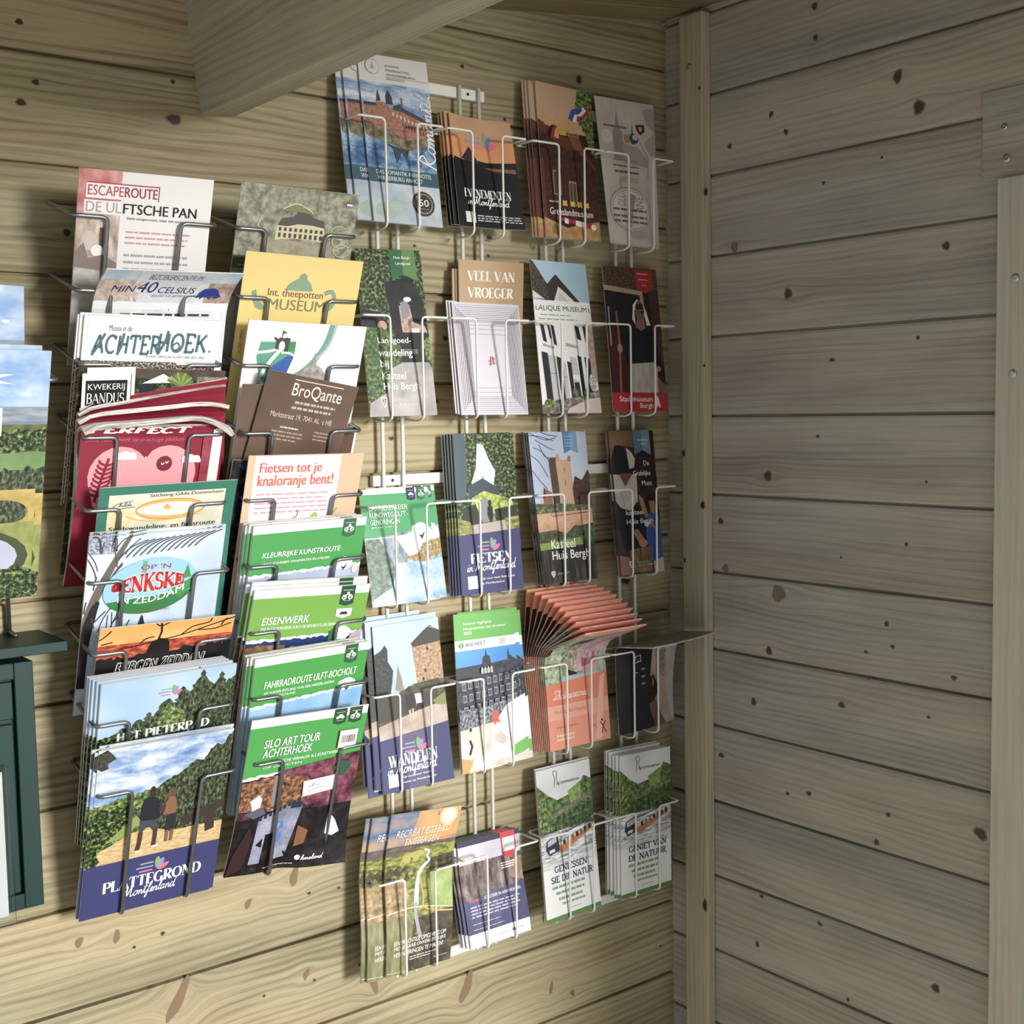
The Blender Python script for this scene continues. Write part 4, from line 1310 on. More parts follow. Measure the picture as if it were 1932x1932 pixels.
KG = '43a04e'
o = green((479, 994), (692, 975), 5, KG, (('KLEURRIJKE KUNSTROUTE', .1, .165, .79, .205), ('LANGS KLEURRIJKE ORNAMENTEN EN ATELIERS', .1, .225, .7, .243)), ((0, .28, 1, 1, tex(('98a5c9', 'b5bedb', 'cdd3e6'), 10, 2)),), ((.79, .905, .115, '3e6a4c', 'bike'),), ex_kleur, 'green topped booklet with lavender photo, uppermost of the three green route booklets in the second grey column', 'lavender green booklets', fl=(.75, .24, .93, .325), th=.0035)
o['label'] = 'green topped booklet over a lavender photo, below the peach cycling brochure'
copies(o, [(-.003, .0042, .002), (-.0055, .0084, .001), (-.006, .0126, .003)], 'booklet stacked behind the green topped booklet with the lavender photo', 'lavender green booklets')
o = green((481, 1115), (699, 1102), 6, '71ab3c', (('EISENWERK', .1, .165, .5, .21), ('EINE ENTDECKUNGSREISE DURCH DIE GESCHICHTE DER EISENINDUSTRIE', .1, .225, .84, .243)), ((0, .28, 1, 1, '20376c'),), ((.745, .87, .125, '24513a', 'bike'),), ex_eisen, 'lime green topped booklet with a navy photo, middle of the green route booklets', 'lime green booklets', fl=(.74, .25, .9, .345), th=.0025, bird=None)
copies(o, [(-.002, .0034, .004), (.001, .0068, .0085), (-.004, .0115, .006)], 'page or booklet fanned open behind the lime green booklet', 'lime green booklets')
o = green((482, 1245), (696, 1210), 7, '419f41', (('FAHRRADROUTE ULFT-BOCHOLT', .1, .15, .92, .195), ('AM WASSER ENTLANG VON DEN NIEDERLANDEN', .1, .215, .72, .232), ('NACH DEUTSCHLAND', .1, .242, .38, .256)), ((0, .28, 1, 1, tex(('6fa8dc', '8fbde6', 'b9d6ef'), 16, 2)),), ((.79, .905, .12, '34603f', 'bike'),), None, 'green topped booklet over a blue water photo, above the silo art booklet', 'blue water green booklets', fl=(.76, .215, .93, .3), th=.0035, tilt=.02)
copies(o, [(-.003, .0042, .002), (-.0055, .0084, .001), (-.006, .0126, .003)], 'booklet stacked behind the green topped booklet with the blue water photo', 'blue water green booklets')


def ex_silo(c):
    c.P([(.3, .34), (1, .29), (1, .62), (.9, .66), (.6, .6), (.45, .5)], tex(('2a1420', '5a2a3c', '8a4a5e', 'a9707e'), 60, 4)).R(0, .62, 1, 1, tex(('08070a', '17131a', '2a2228', '4a3b40'), 70, 4, lo=.35, hi=.75))
    c.P([(.0, .38), (.3, .36), (.55, .4), (.7, .52), (.4, .6), (0, .56)], tex(('2a1713', '5d3a2a', '9a6b4a', 'd0aa7a'), 150, 5))
    c.R(.27, .36, .31, .56, '8d7f86').P([(.09, .5), (.16, .47), (.19, .5), (.18, .55), (.12, .57)], 'e6e6ec').P([(.05, .58), (.2, .55), (.24, .6), (.14, .62)], '5b5b70')
    c.P([(.19, .62), (.54, .55), (.56, .6), (.48, .92), (.36, .93), (.37, .74), (.27, .74), (.26, .93), (.17, .93)], tex(('6d7088', '8d90a8', 'a9abc0'), 40, 3)).P([(.33, .7), (.37, .665), (.42, .68), (.43, .76), (.4, .82), (.35, .8)], '4f7cc0')
    for i in range(9):
        u = .19 + i * .04
        c.R(u, .615 - i * .0095, u + .026, .64 - i * .0095, '2b3048')
    c.R(.46, .56, .55, .6, '2b3048').P([(.55, .72), (.64, .76), (.62, .84), (.54, .86)], '8a5a3a').P([(.8, .66), (.87, .72), (.92, .8), (.86, .82), (.79, .8)], 'e0dfe4').P([(.02, .85), (.12, .66), (.16, .75), (.12, .95), (.0, 1)], '3a2226')
    c.P([(.2, .8), (.25, .76), (.25, .82)], '14141c').E(.585, .93, .022, .016, WHITE).S('hmeland', .61, .915, .8, .95, WHITE, .1).G(.3, .965, .56, .975, 1, 'c9c5c8').G(.1, .07, .1, .08, 1, WHITE)
    c.P([(.77, .37), (.82, .33), (.9, .34), (.93, .38), (.88, .43), (.8, .43)], '2e5c40')


c = None
o = green((476, 1361), (696, 1329), 8, '43a046', (('SILO ART TOUR', .13, .128, .6, .178), ('ACHTERHOEK', .13, .188, .545, .238), ('OP AGRARISCHE VERHALEN ALS KUNSTWERKEN', .15, .262, .83, .28), ('OP OBJECTEN', .15, .294, .48, .311)), ((0, .3, 1, 1, tex(('1a1216', '4a2a34', '7a5058'), 60, 4)),), ((.7, .81, .1, '2c5138', 'car'), (.835, .945, .1, '2c5138', 'bike')), ex_silo, 'green topped booklet with a dark silo photo, lowest of the second grey column', 'silo booklets', fl=(.78, .34, .92, .42), cut=.355, tilt=.03, th=.002, bend=lambda u, v: .010 * max(0, (v - .55) / .45) ** 2 * (2.2 * u - .8) - .006 * math.exp(-((u - .45) / .12) ** 2) * max(0, v - .4) / .6, bird=None, flcol='3c8a46', asp=None)
SILO = o


def sticker(parent, sheet_pts, name, label, art):
    c = Sheet(*sheet_pts, 'eae6dd', t=0.0001)
    art(c)
    q = c.done(name, label, None)
    m = q.matrix_world.copy()
    q.parent = parent
    q.location = Vector(q.location) - Vector(parent.location)
    return q


def on_silo(u, v, e=.0016):
    TL, TR = at(476, 1361, SY), at(696, 1329, SY)
    d = Vector((0, GDIR, -1))
    ee = (TR - TL).normalized()
    d = (d - ee * d.dot(ee)).normalized()
    h = ((TL.z + TR.z) / 2 - (GZ[8] - .147)) / -d.z
    n = d.cross(ee).normalized()
    n = n if n.y < 0 else -n
    return TL + (TR - TL) * u + d * h * v + n * e


SY = -(0.0865 + GDIR * (at(476, 1361, -.1).z - GZ[8]))


def bars(c):
    r = random.Random(5)
    u = .15
    while u < .85:
        w_ = .015 + .03 * r.random()
        c.R(u, .3, u + w_, .72, '6b5048')
        u += w_ + .02 + .03 * r.random()


sticker(SILO, [on_silo(*p, .0034) for p in ((.77, .135), (.93, .135), (.93, .245), (.77, .245))], 'barcode_sticker', 'cream sticker with a barcode', bars)
sticker(SILO, [on_silo(*p, .0034) for p in ((.52, .425), (.8, .415), (.81, .51), (.53, .525))], 'price_sticker', 'white handwritten sticker', lambda c: c.S('ihr', .15, .2, .5, .5, '8d8f98', .05).L([(.15, .75), (.5, .62), (.7, .66)], .02, '9a9ca4', True))
copies(SILO, [], '', 'silo booklets')

# ------------------------------------------------------------------ white racks
def wsheet(tl, tr, br, bl, base, Yt=-0.018, Yb=-0.0485, **kw):
    return Sheet(at(tl[0], tl[1], Yt), at(tr[0], tr[1], Yt), at(br[0], br[1], Yb), at(bl[0], bl[1], Yb), base, **kw)


# row one
c = wsheet((673, 97), (804, 119), (835, 430), (705, 417), 'e3e1de', t=0.001)
c.R(0, .165, 1, .42, SKYB).R(0, .4, 1, .69, tex(('22456e', '4a74a3', '86a8c6', 'b9cbd8'), 45, 4, (1, 1.6), .6))
B1 = tex(('8a5a48', 'a8745e', 'c3937a'), 260, 4)
c.P([(.02, .31), (.2, .3), (.2, .28), (.3, .28), (.38, .29), (.38, .31), (.5, .31), (.52, .27), (.58, .3), (1, .37), (1, .47), (.55, .5), (.4, .47), (.02, .42)], B1)
c.P([(.02, .31), (.02, .29), (.2, .29), (.2, .31)], '4a4650').P([(.2, .28), (.235, .2), (.27, .275)], '4a4650').P([(.34, .29), (.34, .24), (.38, .2), (.43, .24), (.44, .29)], '45424d').P([(.44, .295), (.55, .28), (.6, .305), (1, .37), (1, .395), (.56, .325), (.44, .32)], '4d4852').R(.555, .24, .585, .3, '8a6a5c')
for i in range(11):
    c.R(.42 + i * .053, .335 + i * .008, .443 + i * .053, .355 + i * .008, 'd9cfc4').R(.55 + i * .042, .39 + i * .006, .565 + i * .042, .415 + i * .006, '6d4a40')
c.P([(.02, .42), (.4, .45), (.55, .5), (1, .46), (1, .5), (.6, .56), (.4, .53), (.1, .5), (.02, .49)], tex(('3c3a2c', '7a6f50', 'a89a76'), 120, 4)).P([(.3, .53), (.6, .56), (.56, .62), (.5, .57), (.42, .64), (.38, .56)], '3d4658')
c.R(0, .68, 1, .765, '2f5a69').R(0, .765, 1, 1, tex(('93a2b2', 'adb9c5', 'c6d0d4'), 20, 3)).E(.2, .93, .16, .05, '9fb3a4').E(.35, .9, .1, .03, 'a9bcac')
c.E(.19, .075, .1, .046, 'b5b2b0').E(.19, .075, .092, .042, 'e3e1de').L([(.17, .09), (.19, .05), (.2, .09)], .012, '5c5a5a')
for i, (s, u1) in enumerate((('ROMANTIK', .58), ('PARKHOTEL', .74), ('WASSERBURG', .8), ('ANHOLT', .64))):
    c.T(s, .38, .055 + i * .026, u1, .067 + i * .026, '5a5858')
c.R(.36, .126, 1, .1275, '8a8888').S('Romantik', .74, .2, 1.0, .66, 'eef0f4', .08, 90)
c.T('DAS ROMANTIK PARKHOTEL', .1, .69, .9, .715, 'dfe6e8', .01).T('WASSERBURG ANHOLT', .11, .725, .76, .75, 'dfe6e8', .01)
c.E(.74, .87, .165, .075, '4a443c').E(.74, .87, .155, .07, '38332d')
for i in range(26):
    a = i * 2 * math.pi / 26
    c.R(.74 + .125 * math.cos(a) - .009, .87 + .057 * math.sin(a) - .004, .74 + .125 * math.cos(a) + .009, .87 + .057 * math.sin(a) + .004, 'b9b2a6')
c.T('50', .67, .845, .81, .885, 'eceae4', .02).G(.68, .9, .82, .905, 1, 'b9b2a6')
o = c.done('leaflet', 'front leaflet with a moated brick castle, white top half hidden by the roof beam', 'leaflet', 'moated castle leaflets')
copies(o, [(-.0205, .004, .001), (-.0285, .008, .001)], 'moated castle leaflet peeking out left of the front one', 'moated castle leaflets')

c = wsheet((844, 213), (959, 234), (989, 436), (865, 427), '15151a', t=0.001, Yt=-.022, bend=lambda u, v: -.006 * math.sin(math.pi * u) * (1 - .7 * v) + .003)
c.R(0, 0, 1, .22, tex(('c0936a', 'cd9f74', 'd6aa80'), 10, 2)).R(0, .2, 1, .4, tex(('d08552', 'e0945c', 'e8a46c'), 10, 2)).P([(.02, .38), (.15, .4), (.4, .39), (.55, .4), (1, .38), (1, .5), (0, .5)], '1c1a20').P([(.14, .39), (.25, .3), (.29, .27), (.34, .32), (.43, .42)], '3d2d35')
c.P([(.5, .45), (.98, .44), (.98, .48), (.75, .475), (.62, .47)], '8a5d48')
mlogo(c, .24, .115, .5)
c.D('EVENEMENTEN', .13, .655, .85, .735, WHITE, .22, .05, .1).S('in Montferland', .16, .72, .82, .83, WHITE, .085).R(.11, .865, .26, .96, 'd9d9d9')
c.G(.29, .89, .97, .955, 3, 'c9c9cc', .45)
o = c.done('leaflet', 'front leaflet with orange dusk sky over black and a dark pyramid hill', 'leaflet', 'dusk sky leaflets')
copies(o, [(-.005, .004, .002), (-.0075, .008, .002), (-.009, .012, .001)], 'dusk sky leaflet stacked behind the front one', 'dusk sky leaflets')

c = wsheet((1009, 152), (1114, 176), (1133, 456), (1030, 447), '42231f', t=0.001, Yt=-.022)
c.R(0, 0, 1, .3, tex(('c59c7c', 'd0a888', 'd8b292'), 8, 2)).P([(.74, 0), (1, 0), (1, .42), (.9, .4), (.86, .3), (.75, .24), (.68, .12), (.72, .06)], LEAFL)
c.P([(0, .24), (.3, .3), (.55, .33), (.62, .36), (1, .45), (1, .88), (0, .88)], tex(('351a17', '4a2821', '5d362b'), 120, 4)).P([(0, .24), (.4, .33), (.62, .345), (.78, .38), (.9, .47), (1, .5), (1, .54), (.82, .46), (.64, .4), (.5, .42), (0, .3)], '6d3b28').P([(.5, .3), (.72, .32), (.85, .46), (.62, .4)], '8a553a')
for u, v in ((.2, .56), (.48, .62)):
    c.R(u, v, u + .14, v + .16, 'a3896a').R(u + .015, v + .012, u + .125, v + .15, '5d4638').R(u + .06, v, u + .075, v + .16, 'a3896a')
c.R(.0, .5, .05, .9, '6a3626').R(.26, .48, .3, .9, '522a22').P([(0, .87), (.4, .93), (.75, .89), (1, .87), (1, 1), (0, 1)], tex(('a8743f', 'bb8a55', 'd0a26c'), 60, 3)).P([(.12, .97), (.16, .9), (.3, .94), (.3, .99)], '8a6a35')
c.T('de Grens', .1, .2, .68, .275, 'e8ab45', .02).T('der Grenze', .37, .285, .72, .325, 'b98a4a', .01)
for p, q, cs in (((.63, .2), (.86, .1), ('b8303a', 'f0eee8', '3a5aa5')), ((.22, .335), (.42, .285), ('1a1a1a', 'b02a2f', 'e0a93c'))):
    for i, col in enumerate(cs):
        s3 = (1, 2, 3) if cs[0] != '1a1a1a' else (3, 2, 1)
        o3 = (s3[i] - 2) * .075
        c.L([(p[0] + .02 - o3 * .9, p[1] + .02 - abs(o3) * .1), (p[0] + .07 - o3 * .7, p[1] - .045), (p[0] + .13 - o3 * .6, p[1] - .02 - .01 * s3[i]), (q[0] - o3 * .9, q[1] + .02)][::1], .075, col, True)
for u in (.38, .52, .65, .78):
    c.L([(u - .035, .755), (u + .035, .785)], .035, 'f0c93a').L([(u + .035, .755), (u - .035, .785)], .035, 'f0c93a')
c.G(.1, .762, .33, .78, 1, 'd9c9c0').T('Grenslandmuseum', .1, .805, .88, .85, 'f1ece6', .02)
c.P([(.2, .86), (.86, .89), (.86, .925), (.2, .88)], 'b02a35').P([(.35, .866), (.42, .87), (.42, .905), (.35, .9)], 'f0ece8').P([(.55, .876), (.7, .883), (.7, .918), (.55, .91)], 'f0ece8').E(.88, .912, .05, .02, 'f0ece8')
o = c.done('leaflet', 'front leaflet with a half-timbered house, two flags and orange lettering', 'leaflet', 'two flag leaflets')
copies(o, [(-.009, .004, 0), (-.0125, .007, 0), (-.015, .010, 0)], 'two flag leaflet showing only its edge behind the front one', 'two flag leaflets')

c = wsheet((1121, 180), (1232, 199), (1243, 468), (1152, 457), tex(('c2bbb0', 'd2cbc0', 'ddd7cc'), 16, 3), t=0.001, Yt=-.02)
LG = 'a39d94'
c.P([(.24, .42), (.26, .22), (.3, .2), (.34, .06), (.38, .2), (.42, .22), (.42, .42)], LG).P([(.56, .3), (.6, .14), (.63, .3)], '77736c').P([(.42, .3), (.7, .32), (.85, .4), (.85, .45), (.42, .44)], 'b3ada4').E(.14, .27, .1, .05, 'e0dbd2').P([(.8, .05), (1, .02), (1, .2), (.85, .14)], 'a9a29a').P([(.8, .28), (1, .2), (1, .36), (.9, .36)], 'b3aca3')
c.R(.1, .185, .5, .2, '857f78').P([(.66, .16), (.82, .15), (.82, .2), (.74, .23), (.68, .2)], '6d2c3c').R(.72, .17, .77, .2, 'c9b9b5').E(.62, .26, .08, .035, '33506a').E(.64, .25, .05, .02, 'c9ccd0').P([(.44, .24), (.54, .23), (.54, .29), (.46, .3)], 'b59a5c')
c.L([(.72, .28), (.86, .38), (.84, .52)], .01, '8f897f').L([(.3, .55), (.36, .9)], .008, '8f8a80')
c.G(.2, .415, .76, .43, 1, 'a59a86', .8).G(.2, .455, .76, .47, 1, '9d6a62', .8).G(.22, .495, .74, .512, 1, '5f6880', .8).R(.34, .54, .66, .57, 'c5b49a')
for r_, m in ((.4, 'a8a297'), (.385, 'd6d0c5'), (.35, 'a8a297'), (.34, 'e4dfd5')):
    c.E(.46, .76, r_, r_ * .385, m)
c.L([(.5, .65), (.45, .78), (.42, .88)], lambda t: .13 * (1 - .6 * t) + .02, 'a39d92').T('OLL', .22, .66, .38, .74, '9b958b', 0, 0, 90).T('ANE', .56, .66, .72, .77, '9b958b', 0, 0, 90)
for v in (.755, .8, .835):
    c.G(.12, v, .86, v + .022, 1, '77726a', .7)
c.E(.6, .93, .2, .03, 'bdb7ac')
o = c.done('leaflet', 'front grey-beige leaflet with a faint church spire and a round plate emblem', 'leaflet', 'church spire leaflets')
copies(o, [(.004, .004, 0), (.008, .007, 0), (.011, .010, 0)], 'church spire leaflet fanned out right of the front one', 'church spire leaflets')

# row two
c = wsheet((669, 468), (792, 473), (825, 783), (698, 787), LEAF, t=0.001)
c.P([(.4, .2), (.8, .16), (.95, .3), (1, .55), (.5, .6), (.45, .4)], DARK).P([(0, .36), (.3, .38), (.4, .46), (0, .5)], DARK).P([(.58, .34), (.74, .33), (.78, .44), (.95, .46), (1, .52), (.6, .5)], tex(('8d6a5c', 'b99a8a', 'd9c3b6'), 160, 4)).P([(.6, .32), (.72, .3), (.74, .4), (.62, .42)], '8d8795')
c.E(.72, .3, .06, .015, 'e6e4e2').R(.74, .475, .86, .5, 'dfd9cf').E(.3, .46, .07, .03, 'c99a88')
c.P([(.5, .5), (1, .5), (1, .68), (.5, .7)], '15151a').P([(0, .47), (.3, .47), (.55, .58), (.55, .7), (.34, .72), (.3, .85), (.05, .9), (0, .86)], tex(('16250f', '345223', '5d7d38', '86a050'), 210, 6, lo=.36, hi=.68)).R(.56, .6, .8, .63, '6d6862')
c.P([(.55, .68), (.95, .68), (1, .72), (1, 1), (0, 1), (.02, .92), (.28, .86), (.36, .72)], tex(('96918f', 'aaa5a4', 'bcb8b6'), 30, 2)).P([(.9, .55), (1, .52), (1, .7), (.92, .66)], LEAFL)
ribbon_tab(c, .5, .9, .19, '27633c', '578441', (('Huis Bergh', .57, .04, .82, .06), ('Landgoed', .59, .075, .82, .096)), .04)
for s, u0, u1, v in (('Landgoed-', .21, .71, .53), ('wandeling', .21, .71, .6), ('bij', .22, .34, .665), ('Kasteel', .23, .58, .735), ('Huis Bergh', .24, .76, .8)):
    c.T(s, u0, v, u1, v + (.045 if s in ('Landgoed-', 'Kasteel') else .055), WHITE, .012)
shield(c, .18, .885, .27, .95)
c.T('KASTEEL', .33, .895, .58, .91, 'e0dedd').T('HUIS BERGH', .33, .925, .7, .94, 'e0dedd')
c.done('leaflet', 'leafy dark green leaflet with a hanging green ribbon and white lettering', 'leaflet', G2)

c = wsheet((865, 489), (988, 497), (983, 742), (869, 748), 'b5936a', t=0.001, Yt=-.0185, Yb=-.0345)
c.R(0, 0, 1, .5, tex(('ad8a60', 'b89770', 'c4a580'), 10, 2, (1, .3))).D('VEEL VAN', .13, .075, .86, .155, 'f3ece0', .24, .06, .12).D('VROEGER', .13, .2, .84, .28, 'f3ece0', .24, .06, .12).T('ACHTERHOEK & ANHOLT', .14, .32, .82, .345, 'e9dfd0', .02)
o = c.done('leaflet', 'front tan leaflet with white roman capitals behind the lined white leaflets', 'leaflet', 'tan leaflets')
copies(o, [(-.003, .003, -.012), (-.007, .005, -.012)], 'leaflet in the same pocket behind the tan one', 'tan leaflets')
c = wsheet((852, 569), (978, 576), (997, 782), (871, 783), 'd5d2dc', t=0.001, Yt=-.024)
for i in range(9):
    a, b = .02 + i * .024, .02 + i * .017
    col = '8d8796' if i % 2 else 'a39dac'
    c.R(a, b, 1 - a, b + .004, col).R(a, 1 - b - .004, 1 - a, 1 - b, col).R(a, b, a + .007, 1 - b, '8a8492' if i % 3 else 'b09a9a').R(1 - a - .007, b, 1 - a, 1 - b, '8a8492')
for v in (.17, .2, .235, .28, .76, .8, .84):
    c.R(.22, v, .78, v + .003, 'a9a4b2')
c.L([(.5, .48), (.49, .56)], .012, 'c85a6a').L([(.53, .48), (.54, .55)], .012, 'c85a6a').L([(.47, .52), (.56, .5)], .012, 'c85a6a').L([(.47, .55), (.57, .54)], .01, 'c85a6a')
o = c.done('leaflet', 'front white leaflet printed with nested thin lines and a tiny red mark', 'leaflet', 'lined white leaflets')
copies(o, [(-.0025, .0035, .001), (-.005, .006, .002)], 'white lined leaflet stacked behind the front one', 'lined white leaflets')

c = wsheet((999, 489), (1104, 499), (1134, 778), (1025, 779), 'efefee', t=0.001)
c.R(0, 0, 1, .27, tex(('9cc4dd', 'b2d4e8', 'c6e0ee'), 6, 2)).P([(0, 0), (.05, .01), (.28, .16), (.36, .27), (0, .25)], tex(('2b2624', '4d4540', '6d645c'), 260, 4)).P([(.25, .16), (.43, .085), (.84, .27), (.3, .27)], '3f3733').P([(.36, .27), (.46, .165), (.76, .27)], 'e5e0da').P([(.42, .27), (.47, .2), (.64, .27)], 'd0cac2').P([(0, .2), (.2, .255), (0, .25)], 'e6e0da')
c.R(0, .262, 1, .41, 'f3f3f3').T('LALIQUE MUSEUM', .03, .295, .93, .335, '26262c', .004).T('I', .965, .3, .98, .333, '26262c').G(.1, .355, .82, .368, 1, '98989c').G(.06, .382, .88, .396, 1, '98989c')
SH = '242732'
c.P([(.85, .41), (1, .43), (1, .8), (.92, .78)], tex(('9d7a70', 'b8958a', 'd0b3a8'), 90, 3))
for u, v, h, w_ in ((.08, .42, .12, .06), (.2, .42, .1, .03), (.26, .42, .14, .05), (.68, .42, .1, .07), (.82, .42, .12, .05), (.06, .6, .34, .1), (.31, .63, .33, .07), (.49, .66, .28, .06), (.68, .62, .3, .06), (.8, .63, .3, .09)):
    c.P([(u, v), (u + w_, v + .01), (u + w_ + .03, v + h), (u + .03, v + h - .01)], SH)
for u, v, h, w_ in ((.17, .62, .3, .12), (.4, .66, .26, .06), (.55, .63, .12, .1), (.58, .78, .1, .08)):
    c.P([(u, v), (u + w_, v + .01), (u + w_ + .02, v + h), (u + .02, v + h)], 'c5c6c4').R(u + .01, v + h * .4, u + w_ + .01, v + h * .42, '8d8f8d')
c.P([(.5, .54), (.7, .56), (.7, .575), (.5, .56)], 'a9a6a2').P([(.1, .55), (.28, .57), (.28, .58), (.1, .562)], 'a9a6a2').P([(.58, .8), (.66, .8), (.68, .92), (.6, .92)], '2a2a2e')
c.P([(0, .95), (.2, .92), (.6, .9), (1, .85), (1, 1), (0, 1)], tex(('3d3b3a', '77706c', 'c9bdb6'), 130, 4)).P([(.45, .97), (.8, .91), (1, .9), (1, 1), (.4, 1)], 'd8c4bf').E(.12, .94, .08, .03, LEAFL).E(.58, .87, .05, .04, LEAFL).E(.78, .88, .06, .035, LEAFL).E(.9, .8, .06, .06, tex(('7d7a78', 'b9b6b4', 'e9e7e5'), 260, 4))
o = c.done('leaflet', 'front leaflet with white shuttered house fronts and a dark gable on blue sky', 'leaflet', 'white house leaflets')
copies(o, [(.004, .004, -.001)], 'leaflet whose edge shows right of the white house front leaflet', 'white house leaflets')

c = wsheet((1136, 501), (1237, 509), (1261, 777), (1158, 777), tex(('1a1416', '2a2022', '3f3230'), 60, 3), t=0.001)
c.R(0, 0, 1, .15, tex(('1d1412', '4a352c', '6a4e40', '8a6a58'), 320, 4, (.6, 1.6))).P([(.8, .15), (1, .15), (1, .7), (.85, .6)], tex(('2a1c1a', '4a322c', '5d4238'), 320, 4, (.6, 1.6)))
c.P([(0, .13), (.7, .16), (.72, .3), (.66, .3), (.64, .19), (0, .165)], 'b5a382').P([(0, .165), (.64, .19), (.6, .42), (0, .44)], '22222a').P([(0, .4), (.22, .42), (.4, .9), (.05, .9)], '4a2226').R(.04, .28, .06, .55, 'b9b2ab')
c.P([(.58, .01), (.9, .02), (.9, .14), (.76, .175), (.6, .14)], 'b8232f').G(.62, .035, .86, .05, 1, 'e0b9b9').G(.64, .075, .86, .09, 1, 'e0b9b9').G(.7, .115, .8, .127, 1, 'e0b9b9')
c.L([(.18, .31), (.2, .5), (.18, .7), (.16, .87)], .035, 'a2663c', True)
c.P([(.47, .36), (.5, .26), (.58, .22), (.68, .24), (.74, .3), (.8, .4), (.73, .4), (.7, .33), (.6, .26), (.52, .3), (.52, .4)], 'ecebe8').E(.62, .3, .085, .075, '8a5a48').P([(.56, .25), (.68, .25), (.7, .29), (.55, .29)], '3a2a28').E(.66, .31, .03, .012, '3a2422').P([(.55, .36), (.69, .36), (.7, .43), (.6, .44), (.52, .42)], '9a6a56')
c.P([(.46, .42), (.55, .42), (.61, .44), (.7, .42), (.86, .45), (.95, .66), (.86, .68), (.84, .66), (.4, .67), (.3, .62), (.36, .5)], '1b1e2b').P([(.24, .5), (.3, .48), (.36, .56), (.34, .62), (.26, .6)], '20222c').E(.2, .565, .05, .03, 'b58a74').E(.88, .7, .05, .02, 'a87a64')
c.P([(.38, .67), (.8, .655), (.86, .7), (.84, .87), (.34, .87), (.36, .72)], tex(('a8a099', 'c0b8b0', 'd4cdc6'), 60, 3, (2, .4))).P([(.86, .76), (1, .82), (1, .87), (.84, .87)], '7d5e52')
c.R(0, .867, 1, 1, 'b8252f').T('Stadsmuseum', .12, .892, .72, .93, 'f3eeec', .02).T('Bergh', .48, .94, .72, .985, 'f3eeec', .02).P([(.76, .97), (.77, .9), (.82, .89), (.86, .97), (.83, .97), (.82, .955), (.8, .955), (.79, .97)], 'f3eeec')
c.done('leaflet', 'dark leaflet with a white capped figure holding a stick and a red bottom band', 'leaflet', G2)

# row three
c = wsheet((676, 925), (805, 918), (830, 1130), (703, 1147), 'f3f3f1', t=0.001, bend=lambda u, v: .004 * math.sin(3 * u) * v)
c.R(0, .36, 1, .7, tex(('55665c', '8296a0', 'aebccb', 'd6dde4'), 60, 5, (1.6, .7))).R(0, .65, 1, 1, tex(('86a8c8', 'a9c4de', 'c9dbec', 'e6eef6'), 34, 4, (1, 1.4))).P([(0, .44), (.2, .42), (.4, .7), (.3, .85), (0, .95)], tex(('3c4f42', '6a7f74', '97a9a4'), 150, 5)).P([(.55, .62), (.75, .5), (1, .46), (1, .6), (.82, .66)], tex(('6d5a3a', 'a38a5c', 'd9c49a'), 320, 5))
c.P([(.45, .42), (.98, .37), (1, .46), (.82, .5), (.75, .58), (.6, .6), (.5, .5)], 'eff0f1').P([(0, .045), (1, .045)] + jag(1, 0, .36, .425, .012, 26, 4), '45a365').R(0, .42, .5, .427, 'eff0f1')
flower_map(c, .68, .31, .96, .46)
badge(c, .68, .8, .115, '252a55', 'car')
badge(c, .835, .945, .115, '3b6b52', 'bike')
for s, u1, v in (('BARRIEREFREIER', .66, .145), ('RUNDWEG ULFT -', .66, .205), ('GENDRINGEN', .52, .265)):
    c.T(s, .1, v, u1, v + .042, 'f1f6ee', .01)
c.G(.1, .33, .6, .34, 1, 'c9e3d0')
o = c.done('leaflet', 'front green and white leaflet with a misty waterside picture, left of the middle bar', 'leaflet', 'misty waterside leaflets')
copies(o, [(.0135, .004, .001)], 'misty waterside leaflet sticking out right behind the front one', 'misty waterside leaflets')

c = wsheet((854, 820), (967, 817), (988, 1110), (872, 1125), NAVY, t=0.001, Yt=-.024)
c.R(0, 0, 1, .63, LEAF).P([(.38, .06), (.48, .07), (.56, .16), (.66, .24), (.62, .32), (.6, .36), (.3, .36), (.26, .3), (.34, .22)], 'cfdcec').P([(0, 0), (.18, 0), (.2, .2), (.16, .4), (0, .42)], '4a5a66').P([(.2, .36), (.28, .31), (.44, .28), (.55, .31), (.7, .35), (.7, .4), (.2, .42)], '3a4a52').L([(.445, .3), (.45, .27)], .012, '2e3b42')  # includes a grey band at the left: glare on the cover, painted in
c.P([(.25, .4), (.45, .36), (.58, .38), (.9, .42), (.95, .5), (.2, .52)], tex(('6d8a2c', 'a8bf45', 'dfe38a'), 160, 4)).P([(.36, .42), (.46, .4), (.52, .42), (.62, .55), (.38, .56)], '8f8c92').P([(.1, .46), (.3, .44), (.4, .56), (.05, .58)], '2a3526').P([(.6, .48), (.98, .46), (.98, .56), (.64, .56)], '2a3526')
c.P([(0, .52), (.2, .55), (.24, .62), (0, .63)], GRASS).P([(.2, .57), (.8, .55), (.85, .62), (.2, .625)], 'b9a9a5').P([(.76, .54), (1, .53), (1, .615), (.8, .62)], GRASS).E(.53, .44, .028, .022, '1c1c22').P([(.49, .46), (.57, .46), (.58, .52), (.55, .56), (.52, .56), (.48, .51)], '1c1c22')
c.P([(0, .635), (1, .61), (1, 1), (0, 1)], NAVY)
mlogo(c, .29, .65, .36)
c.D('FIETSEN', .17, .745, .83, .81, WHITE, .26, .06, .12).S('in Montferland', .09, .79, .9, .885, WHITE, .085).R(.1, .885, .26, .965, 'dcdce0')
c.T('Kijk voor meer fietsroutes', .31, .9, .86, .918, WHITE, .01).T('op Montferland.nl', .31, .93, .68, .948, WHITE, .01)
